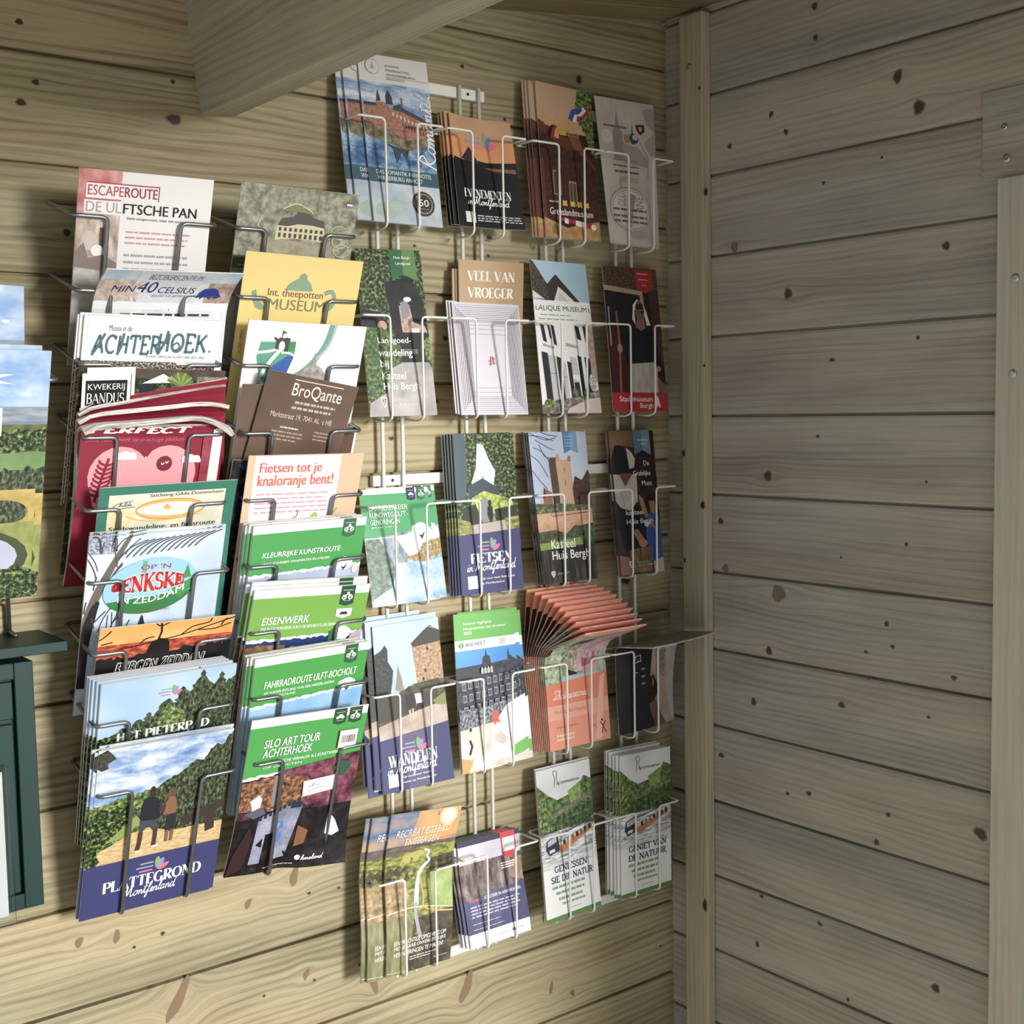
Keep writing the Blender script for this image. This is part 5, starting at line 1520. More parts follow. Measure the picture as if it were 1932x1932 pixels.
o = c.done('leaflet', 'front navy banded leaflet with a tree lined cycle path', 'leaflet', 'cycle path leaflets')
copies(o, [(-.0022, .0035, .001), (-.0045, .007, .0005), (-.0065, .0105, 0), (-.0085, .014, -.001)], 'cycle path leaflet stacked behind the front one', 'cycle path leaflets')

c = wsheet((996, 816), (1104, 814), (1127, 1091), (1026, 1103), tex(('17161a', '2a282c', '3d3a3c'), 60, 3), t=0.0035, edge=tex(('2a2a2c', '6d6d6c', 'b9b9b6'), 500, 2, (.1, 1)), Yt=-.022)
c.R(0, 0, 1, .5, tex(('a9b9da', 'bccae4', 'd0dbee'), 8, 2))
for p in ([(0, .02), (.2, .03), (.42, .06)], [(.0, .0), (.25, .05), (.46, .04)], [(.05, .1), (.2, .13), (.32, .2)], [(0, .15), (.14, .2), (.27, .3)], [(.1, .05), (.3, .1), (.4, .12)], [(.0, .25), (.12, .32), (.24, .38)], [(.2, .0), (.34, .02), (.5, .03)], [(.16, .08), (.24, .16), (.38, .18)]):
    c.L(p, .011, '4a4652', True)
c.P([(.3, .19), (.32, .17), (.44, .17), (.44, .5), (.33, .5)], '5a4338').P([(.42, .2), (.45, .18), (.64, .2), (.68, .19), (.7, .5), (.46, .5)], 'd0a988').P([(.42, .2), (.43, .16), (.46, .14), (.49, .16), (.49, .2)], 'c79c78').P([(.63, .2), (.64, .17), (.67, .16), (.69, .17), (.69, .2)], 'a87c5e')
for i in range(4):
    c.R(.5 + i * .035, .185, .518 + i * .035, .2, 'd0a988')
c.L([(.56, .24), (.56, .27)], .01, '7d5a44').L([(.56, .32), (.56, .36)], .01, '7d5a44')
c.P([(.68, .38), (.74, .3), (.86, .33), (.98, .26), (1, .28), (1, .52), (.7, .52)], tex(('3a2624', '55383a', '6d4a48'), 240, 4)).P([(.15, .45), (.17, .37), (.3, .4), (.3, .48), (.15, .5)], 'a8604a').P([(.14, .44), (.18, .36), (.2, .42)], '4a3a3c')
c.P([(0, .47), (.5, .48), (1, .5), (1, .56), (0, .55)], tex(('35402c', '5d6a45', 'b39a72'), 160, 4)).P([(0, .54), (1, .53), (1, .62), (.7, .64), (.5, .68), (0, .66)], tex(('c08a66', 'd3a281', 'e3b899'), 50, 3)).L([(.25, .545), (.27, .56), (.98, .545)], .012, '6d4a3c')
c.P([(0, .66), (.3, .65), (.5, .68), (.65, .63), (1, .64), (1, .76), (0, .78)], tex(('23291c', '46523a', '6d7a50'), 150, 4)).P([(0, .735), (.75, .71), (.78, .76), (0, .78)], '7f9a3e').R(.0, .78, 1, 1, tex(('0f0f12', '2b282a', '55504c'), 60, 3, (4, .3)))
ribbon_tab(c, .58, .82, .145, '4d87b0', '6fa5cb', ((None, .61, .03, .79, .037), (None, .61, .052, .79, .059), (None, .61, .074, .79, .081), (None, .61, .096, .79, .103)), .025)
c.T('Kasteel', .2, .715, .63, .775, WHITE, .015).T('Huis Bergh', .2, .79, .88, .865, WHITE, .015)
shield(c, .15, .92, .22, .965)
c.G(.26, .935, .5, .952, 2, 'a9a9a9', .4)
o = c.done('booklet', 'front booklet with a square castle tower, bare branches and a blue ribbon', 'booklet', 'castle tower booklets')
copies(o, [(-.0005, .0045, -.001), (-.0015, .009, .0005)], 'castle tower booklet stacked behind the front one', 'castle tower booklets')

c = wsheet((1147, 813), (1231, 812), (1253, 1077), (1172, 1087), tex(('1c1416', '2f2426', '443434'), 30, 2), t=0.0025, edge=tex(('2a2a2c', '6d6d6c', '8a8a88'), 500, 2, (.1, 1)), bend=lambda u, v: .004 * math.sin(math.pi * u))
c.P([(0, 0), (.5, 0), (.48, .12), (.1, .1), (0, .2)], tex(('6a4a30', '8a6440', 'a57c52'), 20, 3)).P([(.85, 0), (1, 0), (1, .45), (.88, .4)], '3a2020')
c.P([(.06, .28), (.08, .12), (.18, .1), (.28, .13), (.33, .26), (.5, .28), (.44, .31), (.1, .3)], '1c1d24').P([(.32, .12), (.42, .15), (.5, .2), (.46, .26), (.36, .27)], 'c9c4bc').P([(.12, .3), (.4, .3), (.36, .36), (.25, .4), (.15, .36)], '7d4c3c')
c.P([(.02, .3), (.14, .31), (.24, .39), (.4, .31), (.5, .3), (.48, .5), (.3, .56), (.12, .54), (.02, .48)], tex(('a8a29b', 'c4beb7', 'dad5ce'), 60, 3)).P([(.05, .52), (.3, .57), (.46, .5), (.52, .62), (.6, .7), (.5, .84), (.1, .82)], '191a22').P([(.3, .7), (.42, .69), (.58, .77), (.55, .83), (.45, .8)], 'a8725a')
c.E(.8, .52, .13, .07, '2a1c1c').P([(.74, .5), (.88, .5), (.9, .56), (.84, .61), (.76, .58)], 'b57c62').P([(.5, .45), (.6, .48), (.72, .62), (.66, .64), (.52, .52)], 'b07a60').P([(.62, .62), (.76, .58), (.96, .6), (1, .7), (1, .9), (.7, .92), (.6, .75)], '3458a8').P([(.68, .61), (.82, .66), (.86, .7), (.74, .68)], 'b07a60').E(.64, .66, .06, .02, 'c9cbd4').P([(.74, .92), (1, .9), (1, 1), (.74, 1)], 'bab6b2').E(.52, .79, .1, .028, 'b58266')
c.P([(.2, .83), (.45, .82), (.68, .82), (.7, .99), (.22, .99)], tex(('55402a', '7d6040', 'a3855a'), 90, 4, (2, .5))).P([(0, .86), (.2, .88), (.22, 1), (0, 1)], '8a6a5c')
ribbon_tab(c, .48, .88, .175, '507f97', '6d9bb2', (('Grafelijke', .58, .06, .84, .08), ('Munt', .66, .09, .8, .105)), .035)
c.T('De', .68, .215, .82, .25, WHITE, .01).T('Grafelijke', .42, .285, .83, .33, WHITE, .01).T('Munt', .6, .355, .85, .39, WHITE, .01)
c.T('kasteel', .2, .555, .58, .59, WHITE, .01).T('Huis Bergh', .2, .62, .8, .662, WHITE, .01)
shield(c, .18, .905, .27, .96)
c.T('KASTEEL', .37, .915, .62, .925, 'cfcbc6').T('HUIS BERGH', .37, .935, .8, .946, 'cfcbc6')
o = c.done('booklet', 'dark booklet with a black hat figure, a child in blue and a blue ribbon', 'booklet', 'black hat booklets')
copies(o, [(-.003, .0035, .0)], 'booklet whose spine shows behind the black hat front booklet', 'black hat booklets')

# row four
c = wsheet((702, 1183), (825, 1164), (857, 1468), (723, 1500), NAVY, t=0.001, Yt=-.026)
c.R(0, 0, 1, .45, tex(('a3bce4', 'b7cbea', 'cbd9f0'), 8, 2)).P([(0, .17), (.1, .15), (.16, .12), (.2, .15), (.19, .22), (.26, .28), (.24, .34), (.2, .42), (0, .45)], tex(('12161a', '2a302e', '4a524c'), 260, 5))
c.P([(.27, .4), (.3, .33), (.33, .25), (.38, .34), (.4, .42)], '8f8576').P([(.56, .14), (1, .13), (1, .4), (.6, .38)], tex(('7d5c40', 'a37d5a', 'c09c78', 'd4b794'), 240, 4)).P([(.55, .135), (.75, .07), (.86, .04), (1, .08), (1, .145), (.58, .16)], '3d3836').P([(.7, .02), (.98, .07), (.9, .06)], 'c9c9d0')
for u, v in ((.78, .17), (.72, .3), (.68, .35)):
    c.R(u, v, u + .03, v + .02, '332a26')
c.P([(0, .43), (.3, .42), (.55, .38), (.9, .37), (1, .38), (1, .58), (0, .6)], tex(('2b2f22', '4a4f38', '6a6c4c'), 130, 4)).P([(0, .42), (.5, .43), (.9, .45), (.88, .5), (.5, .56), (0, .58)], '3d3a34').P([(0, .6), (.6, .54), (1, .51), (1, .66), (0, .69)], tex(('a38d80', 'b9a598', 'cbbab0'), 40, 3)).P([(.8, .5), (1, .46), (1, .54), (.86, .53)], '7f8a4a')
c.E(.47, .41, .026, .022, '3a2a26').P([(.4, .44), (.52, .43), (.53, .5), (.5, .54), (.41, .53)], '25242a').R(.44, .53, .465, .6, 'd9b79a').R(.485, .525, .51, .6, 'd9b79a').E(.57, .42, .022, .02, '6d4a38').P([(.54, .44), (.64, .44), (.65, .5), (.56, .52)], 'dcd8d6').R(.56, .5, .63, .54, '23242c').R(.565, .54, .585, .61, 'd0a88c').R(.605, .54, .625, .61, 'd0a88c')
c.P([(0, .685), (1, .64), (1, 1), (0, 1)], NAVY).P([(.3, .67), (.68, .655), (.7, 1), (.36, 1)], '5d5580')
mlogo(c, .3, .695, .36)
c.D('WANDELEN', .1, .78, .79, .855, WHITE, .26, .06, .12).S('in Montferland', .07, .82, .78, .93, WHITE, .085).R(.08, .895, .22, .97, 'dcdce0')
c.T('Kijk voor meer wandel-', .27, .915, .7, .932, WHITE, .01).T('routes op Montferland.nl', .27, .945, .74, .962, WHITE, .01)
o = c.done('leaflet', 'front navy banded leaflet with a round stone tower and two walkers', 'leaflet', 'stone tower leaflets')
copies(o, [(-.0085, .004, .006), (-.0165, .008, -.003), (.005, .0115, .005), (-.0185, .0145, .010)], 'stone tower leaflet offset behind the front one', 'stone tower leaflets')

c = wsheet((855, 1160), (967, 1149), (990, 1429), (870, 1462), 'eceef2', t=0.001, Yt=-.024)
c.R(0, 0, 1, .175, tex(('5fb04a', '6dba56', '7cc465'), 6, 2)).R(0, .17, 1, .235, 'eceef4').R(0, .235, 1, .36, tex(('3f93dc', '5aa8e6', '7cbdee'), 6, 2))
c.T('Sommer Highlights', .15, .058, .62, .078, WHITE, .012).T('Hoogtepunten van de zomer', .15, .088, .86, .11, WHITE, .012).T('2025', .15, .115, .28, .136, WHITE, .012)
c.E(.1, .2, .04, .02, '4a9a4c').L([(.1, .215), (.1, .19), (.08, .182)], .012, WHITE).T('BOCHOLT', .18, .188, .5, .212, '2f3a50', .01).R(.73, .18, .83, .222, 'c5cbc8')
c.P([(0, .34), (.42, .335), (.44, .29), (.48, .28), (.49, .235), (.51, .28), (.55, .29), (.57, .335), (.84, .33), (.86, .25), (.88, .3), (1, .34), (1, .68), (0, .68)], tex(('23252e', '3a3d48', '565a64'), 160, 4)).P([(0, .34), (.4, .335), (.42, .41), (.02, .42)], '3d424e')
for j in range(3):
    for i in range(9):
        u, v = .08 + i * .1, .44 + j * .075 - i * .004
        c.R(u, v, u + .06, v + .045, 'a9adb5').R(u + .008, v + .006, u + .027, v + .04, '2d303a').R(u + .033, v + .006, u + .052, v + .04, '2d303a')
for i in range(4):
    c.P([(.38 + i * .05, .395), (.38 + i * .05, .365), (.4 + i * .05, .35), (.42 + i * .05, .365), (.42 + i * .05, .395)], 'b9bdc4')
c.P([(0, .6), (.3, .61), (1, .58), (1, .75), (0, .74)], tex(('1d2028', '4a4f5a', '8d929a', 'c9ccd2'), 240, 5)).P([(0, .73), (.4, .72), (1, .7), (1, 1), (0, 1)], tex(('c2b8a8', 'd6cdbf', 'e8e2d8'), 30, 3)).P([(.5, .75), (.75, .62), (1, .58), (1, .9), (.45, .92)], tex(('d5dcde', 'e9eef0', 'f6f8f8'), 24, 3))
c.P([(.5, .66), (.56, .64), (.63, .66), (.6, .69), (.64, .73), (.58, .72), (.54, .74), (.52, .7)], 'd9564a').E(.16, .735, .02, .013, '2a2426').P([(.12, .76), (.17, .745), (.2, .77), (.18, .8), (.13, .8)], 'e4cfc6').L([(.14, .8), (.17, .84), (.13, .89)], .035, '25252c').P([(.3, .92), (.9, .84), (1, .83), (1, .94), (.3, .98)], 'dceee4').P([(.78, .9), (1, .87), (1, .95), (.8, .97)], '6cba55').P([(0, .9), (.18, .93), (.1, 1), (0, 1)], 'c99a55').R(.17, .9, .31, .965, 'd5d8da')
o = c.done('leaflet', 'front bright green topped leaflet with a grand dark town hall and water spray', 'leaflet', 'town hall leaflets')
copies(o, [(.010, .004, .001), (.0185, .008, -.004)], 'town hall leaflet fanned out right of the front one', 'town hall leaflets')

# folded salmon programmes, fanning forward over the wire
SAL = tex(('fb9a7c', 'ffa88b', 'ffb69c'), 10, 2)
SALE = tex(('9a7a70', 'c09d92', 'e3c3b8'), 700, 2, (.1, 1))
TIP = [(1006, 1121, 1109, 1110), (1019, 1126, 1122, 1114), (1029, 1133, 1133, 1120), (1030, 1142, 1133, 1129), (1042, 1147, 1146, 1134), (1055, 1152, 1159, 1139),
       (1060, 1161, 1161, 1148), (1075, 1170, 1179, 1158), (1089, 1181, 1197, 1166), (1096, 1195, 1198, 1183), (1108, 1212, 1213, 1202)]
n = len(TIP)
for i, (x0, y0, x1, y1) in enumerate(TIP):
    f = i / (n - 1)
    ybot = -.024 - .0245 * f
    bl = at(1005 + 33 * f, 1405 + 19 * f, ybot)
    br = at(1120 + 32 * f, 1380 + 19 * f, ybot)
    bl.z = br.z = ZBOT[3] + .004 + .002 * f
    ang = math.radians(84 - 62 * f ** 0.85)         # slope of the part above the wire
    hk = .118                                       # height of the straight part
    TOT = .226

    def prof(u, v, ang=ang, ybot=ybot, f=f):
        s = (1 - v) * TOT
        lean = -(.016 - .006 * f) / hk
        if s <= hk:
            return (lean * s, s)
        r = s - hk
        bl_ = .035
        a0 = math.radians(90)
        d, h = lean * hk, hk
        st = 10
        for q in range(st):
            sm = r * (q + .5) / st
            a = a0 + (ang - a0) * min(1, sm / bl_)
            d += math.cos(a) * r / st
            h += math.sin(a) * r / st
        return (d, h)
    tlv, trv = bl + Vector((0, 0, TOT)), br + Vector((0, 0, TOT))
    c = Sheet(tlv, trv, br, bl, SAL, prof=prof, t=0.0021, edge=SALE, back=SAL)
    if i in (3, 5, 7, 8, 9, 10):
        c.T('TNT', .06, .07, .2, .1, '5a2d22', .02, .2)
    c.R(0, .11, .06, .42, '3a2c28')
    if i >= n - 4:
        c.R(0, .11, 1, .6, tex(('4f6a4a', '86a07c', 'b3c4a4', 'dce3d2'), 90, 4)).P([(.2, .12), (.5, .12), (.48, .5), (.28, .55)], tex(('3c5a4a', '6d8a74', '9fb39a'), 80, 4))
        c.P([(.27, .2), (.52, .18), (.52, .34), (.42, .36), (.3, .34)], '2c2d38').L([(.36, .34), (.37, .45), (.33, .56)], .05, 'b58a78').L([(.48, .34), (.45, .46), (.42, .53)], .05, 'b58a78').P([(.36, .52), (.52, .55), (.5, .57), (.38, .56)], '24222c')
        c.P([(.55, .14), (.92, .12), (.97, .45), (.8, .56), (.52, .54), (.5, .4)], tex(('b3848f', 'c99fa8', 'dcbcc2'), 40, 3)).P([(.6, .44), (.8, .42), (.82, .5), (.6, .52)], 'b05a6c').P([(.28, .56), (.6, .56), (.75, .6), (.25, .61)], 'b3b9cc')
        c.P([(0, .6), (1, .57), (1, 1), (0, 1)], 'e0805f').R(0, .73, 1, .82, 'e9a58d').R(0, .82, 1, 1, 'e6937a').P([(.88, .6), (.96, .58), (.86, .99), (.74, .99)], 'efb3a0')
        c.S('Shakespeares', .1, .635, .66, .72, 'f6e6de', .07).T('Much Ado About Nothing', .12, .76, .62, .79, 'c0705a').G(.13, .86, .55, .885, 1, 'c9745c').G(.12, .91, .42, .96, 2, 'f0cfc0', .5)
        c.L([(.84, .88), (.88, .91), (.93, .955)], .012, '2c1c1c').L([(.93, .88), (.88, .915), (.86, .955)], .012, '2c1c1c').E(.87, .872, .014, .008, '2c1c1c').L([(.72, .9), (.75, .89), (.77, .92)], .008, 'a8604a')
    c.done('programme', 'front salmon programme folded over the wire with couple picture' if i == n - 1 else ('hindmost upright salmon programme of the fan' if i == 0 else 'salmon folded programme fanned behind the front one'), 'programme', 'fan of salmon programmes')

# black brochure bulging out of its pocket, its upper half folded over the wire
bl, br = at(1171, 1391, -.049), at(1272, 1371, -.040)
bl.z, br.z = ZBOT[3] + .006, ZBOT[3] + .008
ZW = ZT[3] + .004


def prof2(u, v):
    s = (1 - v) * .200
    hk = ZW - ZBOT[3] - .006
    bow = .010 * math.sin(math.pi * min(1, u)) - .004
    if s < hk:
        t = s / hk
        return (bow * math.sin(math.pi * (.15 + .7 * t)) - .006 * t + .014 * u * t * t, s)
    r = s - hk
    k = min(r, .010)
    return (-.006 + .014 * u + bow * math.sin(math.pi * .85) + .004 * (k / .01) + max(0, r - .006) * .96, hk + .004 * math.sin(k / .01 * math.pi / 2) + max(0, r - .01) * .10 + .006 * u)


c = Sheet(bl + Vector((0, 0, .200)), br + Vector((0, 0, .200)), br, bl, tex(('14151c', '1b1d26', '24262f'), 10, 2), prof=prof2, t=0.0016, edge=tex(('8a8680', 'c4c0b8', 'e6e3dc'), 700, 2, (.1, 1)), back=tex(('7d7a75', '8f8c86', 'a09d96'), 12, 2), nu=18)
c.P([(.55, .42), (.8, .42), (.86, .6), (.9, .8), (1, .95), (1, 1), (.82, 1), (.62, .82), (.5, .64)], tex(('8d7a70', 'a8968a', 'c0b2a6'), 12, 3)).P([(.8, .42), (1, .42), (1, 1), (.95, .95), (.86, .8), (.82, .6)], tex(('a09a98', 'b5b0ae', 'cac6c4'), 12, 2)).P([(.5, .66), (.64, .84), (.84, 1), (.62, 1), (.5, .86)], '6a5650')
c.P([(.48, .7), (.5, .62), (.56, .6), (.62, .66), (.68, .72), (.58, .8), (.48, .82)], '241a1a').P([(.54, .62), (.57, .66), (.55, .7)], 'c98a4a').T('Parken doen in', .745, .44, .79, .64, '23232c', .01, 0, -90).T('Nederland?', .69, .44, .735, .62, '23232c', .01, 0, -90)
c.P([(.27, .45), (.36, .44), (.36, .49), (.26, .5)], 'd9d9d9').P([(.28, .455), (.35, .445), (.35, .485), (.27, .495)], '2c2c34').L([(.27, .54), (.24, .56), (.3, .57)], .01, 'd0d0d0', True).G(.36, .54, .42, .7, 3, '9a9aa2', .3)
o = c.done('brochure', 'black bulging brochure folded over the wire beside the salmon programmes', 'brochure', 'black folded brochures')
copies(o, [(.005, .003, .0005)], 'second brochure tucked behind the black one that folds over the wire', 'black folded brochures')

# row five
def lands(c):
    c.R(0, 0, 1, .22, tex(('35507f', '6d83a6', 'b79c86', 'd8a468'), 12, 3, (1, 2))).P([(.4, .0), (1, 0), (1, .2), (.3, .22)], tex(('8d7a78', 'b9936f', 'dfae6c'), 10, 2)).P([(.55, .14), (1, .1), (1, .19), (.2, .22)], 'dfa45f')
    for r_, m in ((.13, 'e6c79a'), (.1, 'f0dcb8'), (.065, 'fbf6ea')):
        c.E(.83, .055, r_, r_ * .52, m)
    c.R(0, .215, 1, .27, tex(('4a4548', '6d625f', '8a7566'), 60, 4, (1, 3))).P([(0, .3), (.5, .24), (1, .24), (1, 1), (0, 1)], GRASS).P([(.5, .3), (1, .24), (1, .32), (.66, .33)], 'a3a545').P([(0, .33), (.3, .35), (.46, .4), (.3, .46), (0, .44)], tex(('2c2b20', '55503a', '8a7f55'), 140, 5)).P([(.6, .33), (1, .31), (1, .42), (.62, .45)], tex(('2a2a22', '4a4838', '6d6648'), 130, 4)).P([(.25, .28), (.48, .26), (.6, .28), (.45, .33), (.2, .34)], 'b9ae5a')
    c.P([(0, .44), (.3, .44), (.36, .55), (.2, .75), (0, .75)], tex(('5a4a35', '8a744f', 'b89a68', 'e0c690'), 90, 5)).P([(.66, .42), (1, .4), (1, .66), (.68, .62)], tex(('6f8a3a', '94ad55', 'b3c678'), 40, 3)).P([(0, .66), (.3, .64), (.5, .7), (.5, 1), (0, 1)], tex(('5c5c3c', '87875a', 'a9a880'), 50, 4, (2, .5))).P([(.4, .68), (1, .66), (1, 1), (.3, 1)], tex(('2c2a24', '4d4839', '7a6a48'), 60, 4))
    c.L([(.55, .26), (.62, .28), (.6, .31), (.64, .34), (.56, .37), (.5, .41), (.46, .5), (.44, .6)], lambda t: .03 + .07 * max(0, t - .4), 'd5d9ea', True).L([(.44, .58), (.43, .66), (.5, .8)], .05, 'a9a6b0', True).L([(0, .62), (.45, .61), (1, .66)], .012, 'e0d9c9', True).L([(.5, .42), (.55, .55), (.56, .62), (.75, .66), (1, .68)], .02, 'd9a95f', True)
    c.T('RECREATIEGEBIED', .1, .11, .88, .155, 'f0e9df', -.006, .25).T('ENGBERGEN', .24, .17, .74, .215, 'f0e9df', -.006, .25)
    for i, (s, u1) in enumerate((('EEN PRACHTIGE OMGEVING OM', .9), ('MET ELKAAR ONVERGETELIJKE', .9), ('HERINNERINGEN TE MAKEN!', .86))):
        c.T(s, .1, .79 + i * .035, u1, .817 + i * .035, 'f1eee8', .012, .15)
    c.G(.34, .905, .76, .935, 2, 'd9d4cb', .4).G(.72, .95, .95, .958, 1, 'd9d4cb').L([(0, .975), (.3, .99)], .008, 'd0ccc0')


c = wsheet((742, 1540), (874, 1521), (849, 1808), (728, 1846), GRASS, t=0.001, Yt=-.056, Yb=-.0405, bend=lambda u, v: -.0135 * math.exp(-((v - .35) / .3) ** 2))
lands(c)
o = c.done('leaflet', 'front leaflet with a winding river in fields at sunset, lowest white pocket on the left', 'leaflet', 'winding river leaflets')
copies(o, [(-.0245, .006, -.001), (-.031, .0105, -.001)], 'winding river leaflet left of and behind the front one', 'winding river leaflets')

c = wsheet((863, 1592), (979, 1562), (1002, 1754), (889, 1793), 'e9e9f0', t=0.0012, Yt=-.030, bend=lambda u, v: -.004 * math.exp(-((v - .35) / .3) ** 2))
c.R(0, 0, 1, .055, '3d3f55').R(0, .05, 1, .3, tex(('b9b5c6', 'cfccd9', 'e0dde6'), 10, 2)).R(0, .22, 1, .62, tex(('2b2624', '55494a', '8a7872', 'b39e92'), 60, 5, (2, .6))).P([(.75, .3), (1, .26), (1, .5), (.8, .45)], tex(('7d5c50', 'a07a68', 'b9988a'), 60, 4))
c.P([(0, .56), (1, .5), (1, .885), (0, .9)], tex(('3c3d66', '4a4b78', '5f5f8a'), 12, 3, (3, .4))).R(0, .87, 1, 1, 'ececf2')
c.P([(.68, .0), (.92, .0), (.94, .23), (.84, .26), (.7, .23)], 'd2434c').R(.715, .055, .91, .19, 'dfe0e4').G(.66, .29, .93, .36, 3, 'e6e6ec', .5)
c.T('SCHL\u00d6SSER IN AENDERUNGEN', .32, .545, .92, .58, WHITE, .01).G(.08, .555, .28, .585, 1, 'c05a70', .8).G(.08, .62, .9, .74, 4, 'c5c5dc', .4).G(.08, .78, .55, .79, 1, 'd9d9e6').G(.08, .83, .6, .84, 1, 'd9d9e6').G(.45, .93, .66, .955, 2, 'a9aebc', .4).E(.72, .935, .03, .016, '77809a').G(.76, .93, .9, .945, 1, 'a9aebc')
o = c.done('leaflet', 'front small purple leaflet with a red tab and a white bottom strip', 'leaflet', 'red tab leaflets')
copies(o, [(-.004, .0035, .0005), (-.007, .0075, .001), (-.0085, .0125, .001)], 'red tab leaflet stacked behind the front one', 'red tab leaflets')


def boat(c, l1, l2, w1, w2, cap):
    c.R(0, 0, 1, .3, tex(('c9cbd0', 'dcdee2', 'e9eaec'), 10, 2)).P([(0, .1), (.1, .14), (.2, .18), (.35, .22), (.6, .2), (.8, .14), (.86, .1), (.92, .11), (1, .13), (1, .36), (0, .4)], tex(('1c2a16', '3d5a2c', '6a8a45', '9ab070'), 150, 6)).P([(.55, .18), (.8, .13), (.8, .26), (.6, .28)], tex(('5a7a35', '86a04c', 'aabc74'), 160, 5))
    c.P([(.25, .315), (.5, .27), (.75, .245), (1, .235), (1, .255), (.75, .27), (.52, .3), (.27, .345)], tex(('55504a', '7d7870', 'a39e96'), 160, 4)).P([(0, .3), (.2, .34), (.5, .31), (1, .27), (1, .44), (0, .48)], tex(('1a2616', '2f4524', '55703c', '86a05c'), 170, 6)).P([(0, .2), (.12, .22), (.2, .36), (.16, .46), (0, .48)], LEAFL)
    c.R(0, .42, 1, .66, tex(('5d6166', '8d9298', 'c6cace', 'f1f2f3'), 90, 5, (.45, 2.4), .6, lo=.32, hi=.6)).P([(.1, .47), (.3, .44), (.34, .55), (.14, .57), (.08, .53)], '2a2f3f').P([(.12, .475), (.28, .45), (.28, .49), (.12, .51)], 'b5bcc8').P([(.14, .535), (.24, .53), (.24, .55), (.14, .555)], 'd9dce2').P([(.32, .53), (.5, .505), (.75, .47), (.95, .44), (.95, .465), (.7, .51), (.5, .55), (.34, .57)], 'bf7a3e')
    c.P([(.3, .45), (.95, .4), (.96, .405), (.3, .46)], '3f4a66').L([(.3, .45), (.31, .56)], .014, '2a2f3f')
    for u in (.42, .5, .58, .66, .74, .82, .9):
        c.E(u, .505 - (u - .42) * .12, .026, .018, ('3a2c2c', '8a5f50', '4a4a55')[int(u * 50) % 3])
    c.R(0, .62, 1, .985, 'eceded').P([(0, .6), (.5, .63), (1, .58), (1, .66), (0, .66)], tex(('9fa4aa', 'd3d6d9', 'ecedee'), 90, 4, (.5, 2.4))).R(0, .972, 1, 1, '55883f')
    c.L([(.31, .13), (.33, .07), (.3, .04), (.34, .025), (.38, .04), (.36, .075), (.4, .13)], .008, '6d7076', True).T('DE KEMMELBERGER', .36, .105, .78, .12, '3c4a66', .01)
    c.D(l1, w1[0], .645, w1[1], .69, '2c345e', .2, .14, .13).D(l2, w2[0], .71, w2[1], .755, '2c345e', .2, .14, .13)
    c.G(.14, .775, .86, .80, 1, '86a08c', .7).G(.2, .815, .8, .84, 1, '86a08c', .7).G(.24, .855, .76, .88, 1, '86a08c', .7).G(.3, .893, .72, .912, 1, '86a08c', .7).G(.4, .94, .68, .948, 1, '7d8288')


c = wsheet((1010, 1456), (1111, 1431), (1134, 1707), (1032, 1745), 'eceded', t=0.001, Yt=-.024)
boat(c, 'GENIESSEN', 'SIE DIE NATUR', (.2, .8), (.13, .9), '')
o = c.done('leaflet', 'front leaflet with a passenger boat, in the pocket next to the red tab leaflets', 'leaflet', 'boat leaflets, third column')
copies(o, [(.0015, .004, .002), (.004, .0075, .0)], 'boat leaflet stacked behind the front one of the third column', 'boat leaflets, third column')
c = wsheet((1169, 1427), (1264, 1408), (1266, 1667), (1172, 1697), 'eceded', t=0.001, Yt=-.044, Yb=-.0485)
boat(c, 'GENIET VAN', 'DE NATUUR', (.15, .9), (.15, .9), '')
o = c.done('leaflet', 'front leaflet with a passenger boat, in the lowest pocket by the corner batten', 'leaflet', 'boat leaflets, fourth column')
copies(o, [(-.005, .003, .001), (-.008, .006, .0015), (-.012, .010, .006), (-.014, .014, .008), (-.013, .018, .0075)], 'boat leaflet stacked behind the front one by the corner batten', 'boat leaflets, fourth column')

# ------------------------------------------------------------------ left edge: magazine rack, letterbox, sign holder
zt = at(60, 717, -.09).z
root = empty('wire_magazine_rack', (-1.06, 0, zt - .27), 'grey wire magazine rack cut off by the left edge of the photo', 'magazine rack')
off = Vector((-1.06, 0, zt - .27))
for x in (-1.135, -.985):
    bm = bmesh.new()
    tube(bm, [Vector((x, -.0075, zt - .27)) - off, Vector((x, -.0075, zt + .04)) - off], .0026, 0)
    link('upright_rod', bm, GREY_WIRE, root, True)
bm = bmesh.new()
tube(bm, [Vector(p) - off for p in ((-1.135, -.012, zt + .022), (-1.17, -.012, zt + .022), (-1.17, -.093, zt), (-.9505, -.093, zt), (-.9505, -.012, zt + .022), (-.985, -.012, zt + .022))], .0026, .008)
bmesh.ops.recalc_face_normals(bm, faces=bm.faces)
link('pocket', bm, GREY_WIRE, root, True)
for pts in (((-1.135, -.0095, zt - .26), (-1.135, -.040, zt - .265), (-1.13, -.093, zt)), ((-.985, -.0095, zt - .26), (-.985, -.030, zt - .262))):
    bm = bmesh.new()
    tube(bm, [Vector(p) - off for p in pts], .0023, .008)
    bmesh.ops.recalc_face_normals(bm, faces=bm.faces)
    link('support_wire', bm, GREY_WIRE, root, True)


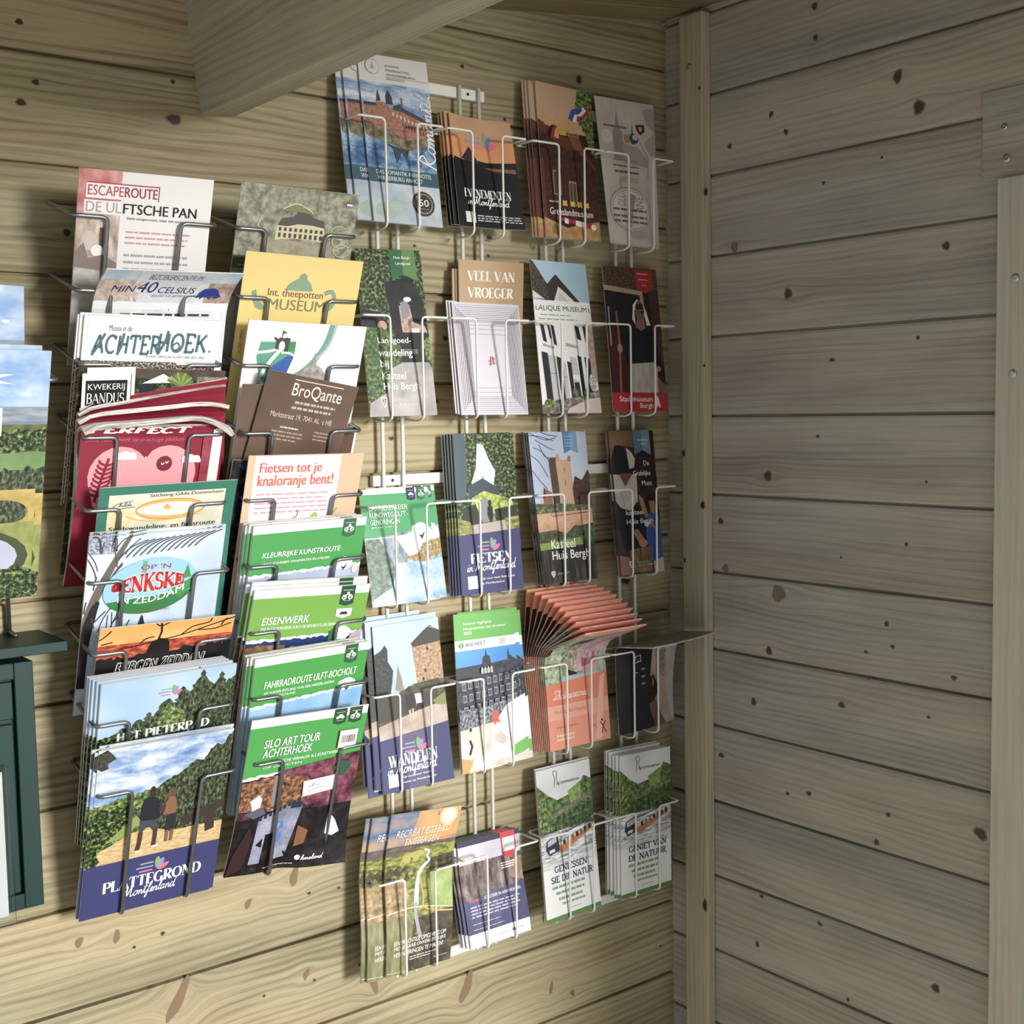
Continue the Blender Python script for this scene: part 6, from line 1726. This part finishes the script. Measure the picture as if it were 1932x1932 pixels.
def amag(tr, br, yt, yb, label, word):
    TR, BR_ = at(tr[0], tr[1], yt), at(br[0], br[1], yb)
    TL, BL = TR + Vector((-.21, 0, .004)), BR_ + Vector((-.21, 0, -.002))
    c = Sheet(TL, TR, BR_, BL, SKYB, t=0.002)
    c.R(0, 0, 1, .24, tex(('5f93d6', '86aee0', 'b5cdea', 'eef2f7'), 12, 4, (1, 1.8))).R(0, .22, 1, .3, tex(('6a7c92', '8a98a6', 'a9b3b8'), 60, 3, (.5, 3))).R(0, .29, 1, 1, tex(('2f3a26', '5d6a3c', '8d8a50'), 30, 4))
    c.P([(0, .36), (.4, .33), (1, .31), (1, .4), (0, .42)], LEAF).P([(0, .42), (1, .4), (1, .5), (0, .5)], tex(('5a8045', '7d9e60'), 20, 3)).P([(0, .5), (1, .46), (1, .58), (0, .56)], PINE).P([(0, .56), (1, .57), (1, .75), (0, .78)], tex(('8d7d35', 'b59c48', 'c9b25c'), 20, 3, (1, 2))).E(.85, .66, .12, .05, PINE)
    c.P([(0, .72), (1, .7), (1, 1), (0, 1)], tex(('5d6a30', '8a9145', 'a9a85c'), 30, 4)).E(.68, .84, .3, .12, '3c4a2a').E(.66, .84, .27, .1, tex(('8d93b0', 'a9aec6', 'c3c6d8'), 8, 2)).P([(.5, 1), (.6, .95), (.9, .88), (1, .9), (1, 1)], LEAF)
    c.T(word, .25, .075, .83 if word == 'kijk' else .93, .15, 'f4f6fa', .05, .1)
    return c


c = amag((80, 652), (56, 1118), -.100, -.052, '', 'kijk')
c.R(.5, .225, .79, .335, 'e6e4df').S('leestafel', .53, .245, .77, .31, '8d8a88', .04)
o = c.done('magazine', 'front aerial landscape magazine with a handwritten sticker at the left edge', 'magazine', 'aerial landscape magazines')
c = amag((45, 540), (50, 990), -.096, -.046, '', 'buiten.')
c.done('magazine', 'aerial landscape magazine standing higher behind the front one at the left edge', 'magazine', 'aerial landscape magazines')
copies(o, [(.008, .004, -.004, 1.5)], 'aerial landscape magazine sagging behind the front one at the left edge', 'aerial landscape magazines')

TEAL = flat('06322f', 0.45, 0.0, 0.25)
YM = -.070                                  # front of the letterbox
x1 = at(74, 1500, YM).x
zb, zl = at(60, 1712, YM).z, at(70, 1245, YM).z
root = empty('letterbox', (x1 - .13, 0, zb), 'dark green metal letterbox with an overhanging lid at the left edge', 'letterbox')
off = Vector((x1 - .13, 0, zb))
bm = bmesh.new()
X0 = x1 - .26
fr = .019


def LB(x0, y0, z0, x1_, y1, z1, bv=.001):
    box(bm, Vector((x0, y0, z0)) - off, Vector((x1_, y1, z1)) - off, 0, bv)


LB(X0, YM + .008, zb, x1, -.0005, zl)
LB(x1 - fr, YM, zb, x1, YM + .0085, zl)
LB(X0, YM, zb, X0 + fr, YM + .0085, zl)
LB(X0 + fr, YM, zb, x1 - fr, YM + .0085, zb + .016)
LB(X0 + fr, YM, zl - .017, x1 - fr, YM + .0085, zl)
link('body', bm, TEAL, root)
bm = bmesh.new()
zm = at(45, 1358, YM).z
LB(X0 + fr + .002, YM + .0015, zm + .002, x1 - fr - .002, YM + .0075, zl - .019)
link('flap', bm, TEAL, root)
bm = bmesh.new()
LB(X0 + fr + .002, YM + .0015, zb + .018, x1 - fr - .003, YM + .0075, zm - .003)
link('door', bm, TEAL, root)
bm = bmesh.new()
YL = YM - .018
zq = at(128, 1228, YL).z
xq = at(128, 1219, YL).x
v = [Vector(p) - off for p in ((X0 - .03, YL, zq), (xq, YL, zq), (xq, -.0005, zq + .006), (X0 - .03, -.0005, zq + .006), (X0 - .03, YL, zq + .0105), (xq, YL, zq + .0105), (xq, -.0005, zq + .011), (X0 - .03, -.0005, zq + .011))]
v = [bm.verts.new(p) for p in v]
for q in ((0, 3, 2, 1), (4, 5, 6, 7), (0, 1, 5, 4), (1, 2, 6, 5), (2, 3, 7, 6), (3, 0, 4, 7)):
    bm.faces.new([v[i] for i in q])
bmesh.ops.bevel(bm, geom=list(bm.edges), offset=.0008, segments=2, affect='EDGES', profile=.5)
link('lid', bm, TEAL, root)

# acrylic sign holder hanging in front of the letterbox door
gm = bpy.data.materials.new('clear_acrylic')
gm.use_nodes = True
b = gm.node_tree.nodes['Principled BSDF']
b.inputs['Transmission Weight'].default_value = 1.0
b.inputs['Roughness'].default_value = 0.03
b.inputs['IOR'].default_value = 1.25
b.inputs['Base Color'].default_value = (.93, .96, .96, 1)
ya = YM - .010
xe, z0, z1 = at(24, 1600, ya).x, at(12, 1746, ya).z, at(8, 1446, ya).z
xp = at(12, 1600, ya).x
root = empty('sign_holder', (xe - .11, ya, z0), 'clear acrylic sign holder with white paper in front of the letterbox', 'sign holder')
off = Vector((xe - .11, ya, z0))
bm = bmesh.new()
box(bm, Vector((xe - .22, ya - .0015, z0)) - off, Vector((xe, ya + .0015, z1)) - off, 0, .0006)
box(bm, Vector((xe - .22, ya + .006, z0)) - off, Vector((xe, ya + .008, z1)) - off, 0, .0006)
link('acrylic_sleeve', bm, gm, root)
bm = bmesh.new()
box(bm, Vector((xe - .21, ya + .0030, z0 + .008)) - off, Vector((xp, ya + .0036, z1 - .006)) - off)
link('paper', bm, flat('f2f3f5', .6), root)
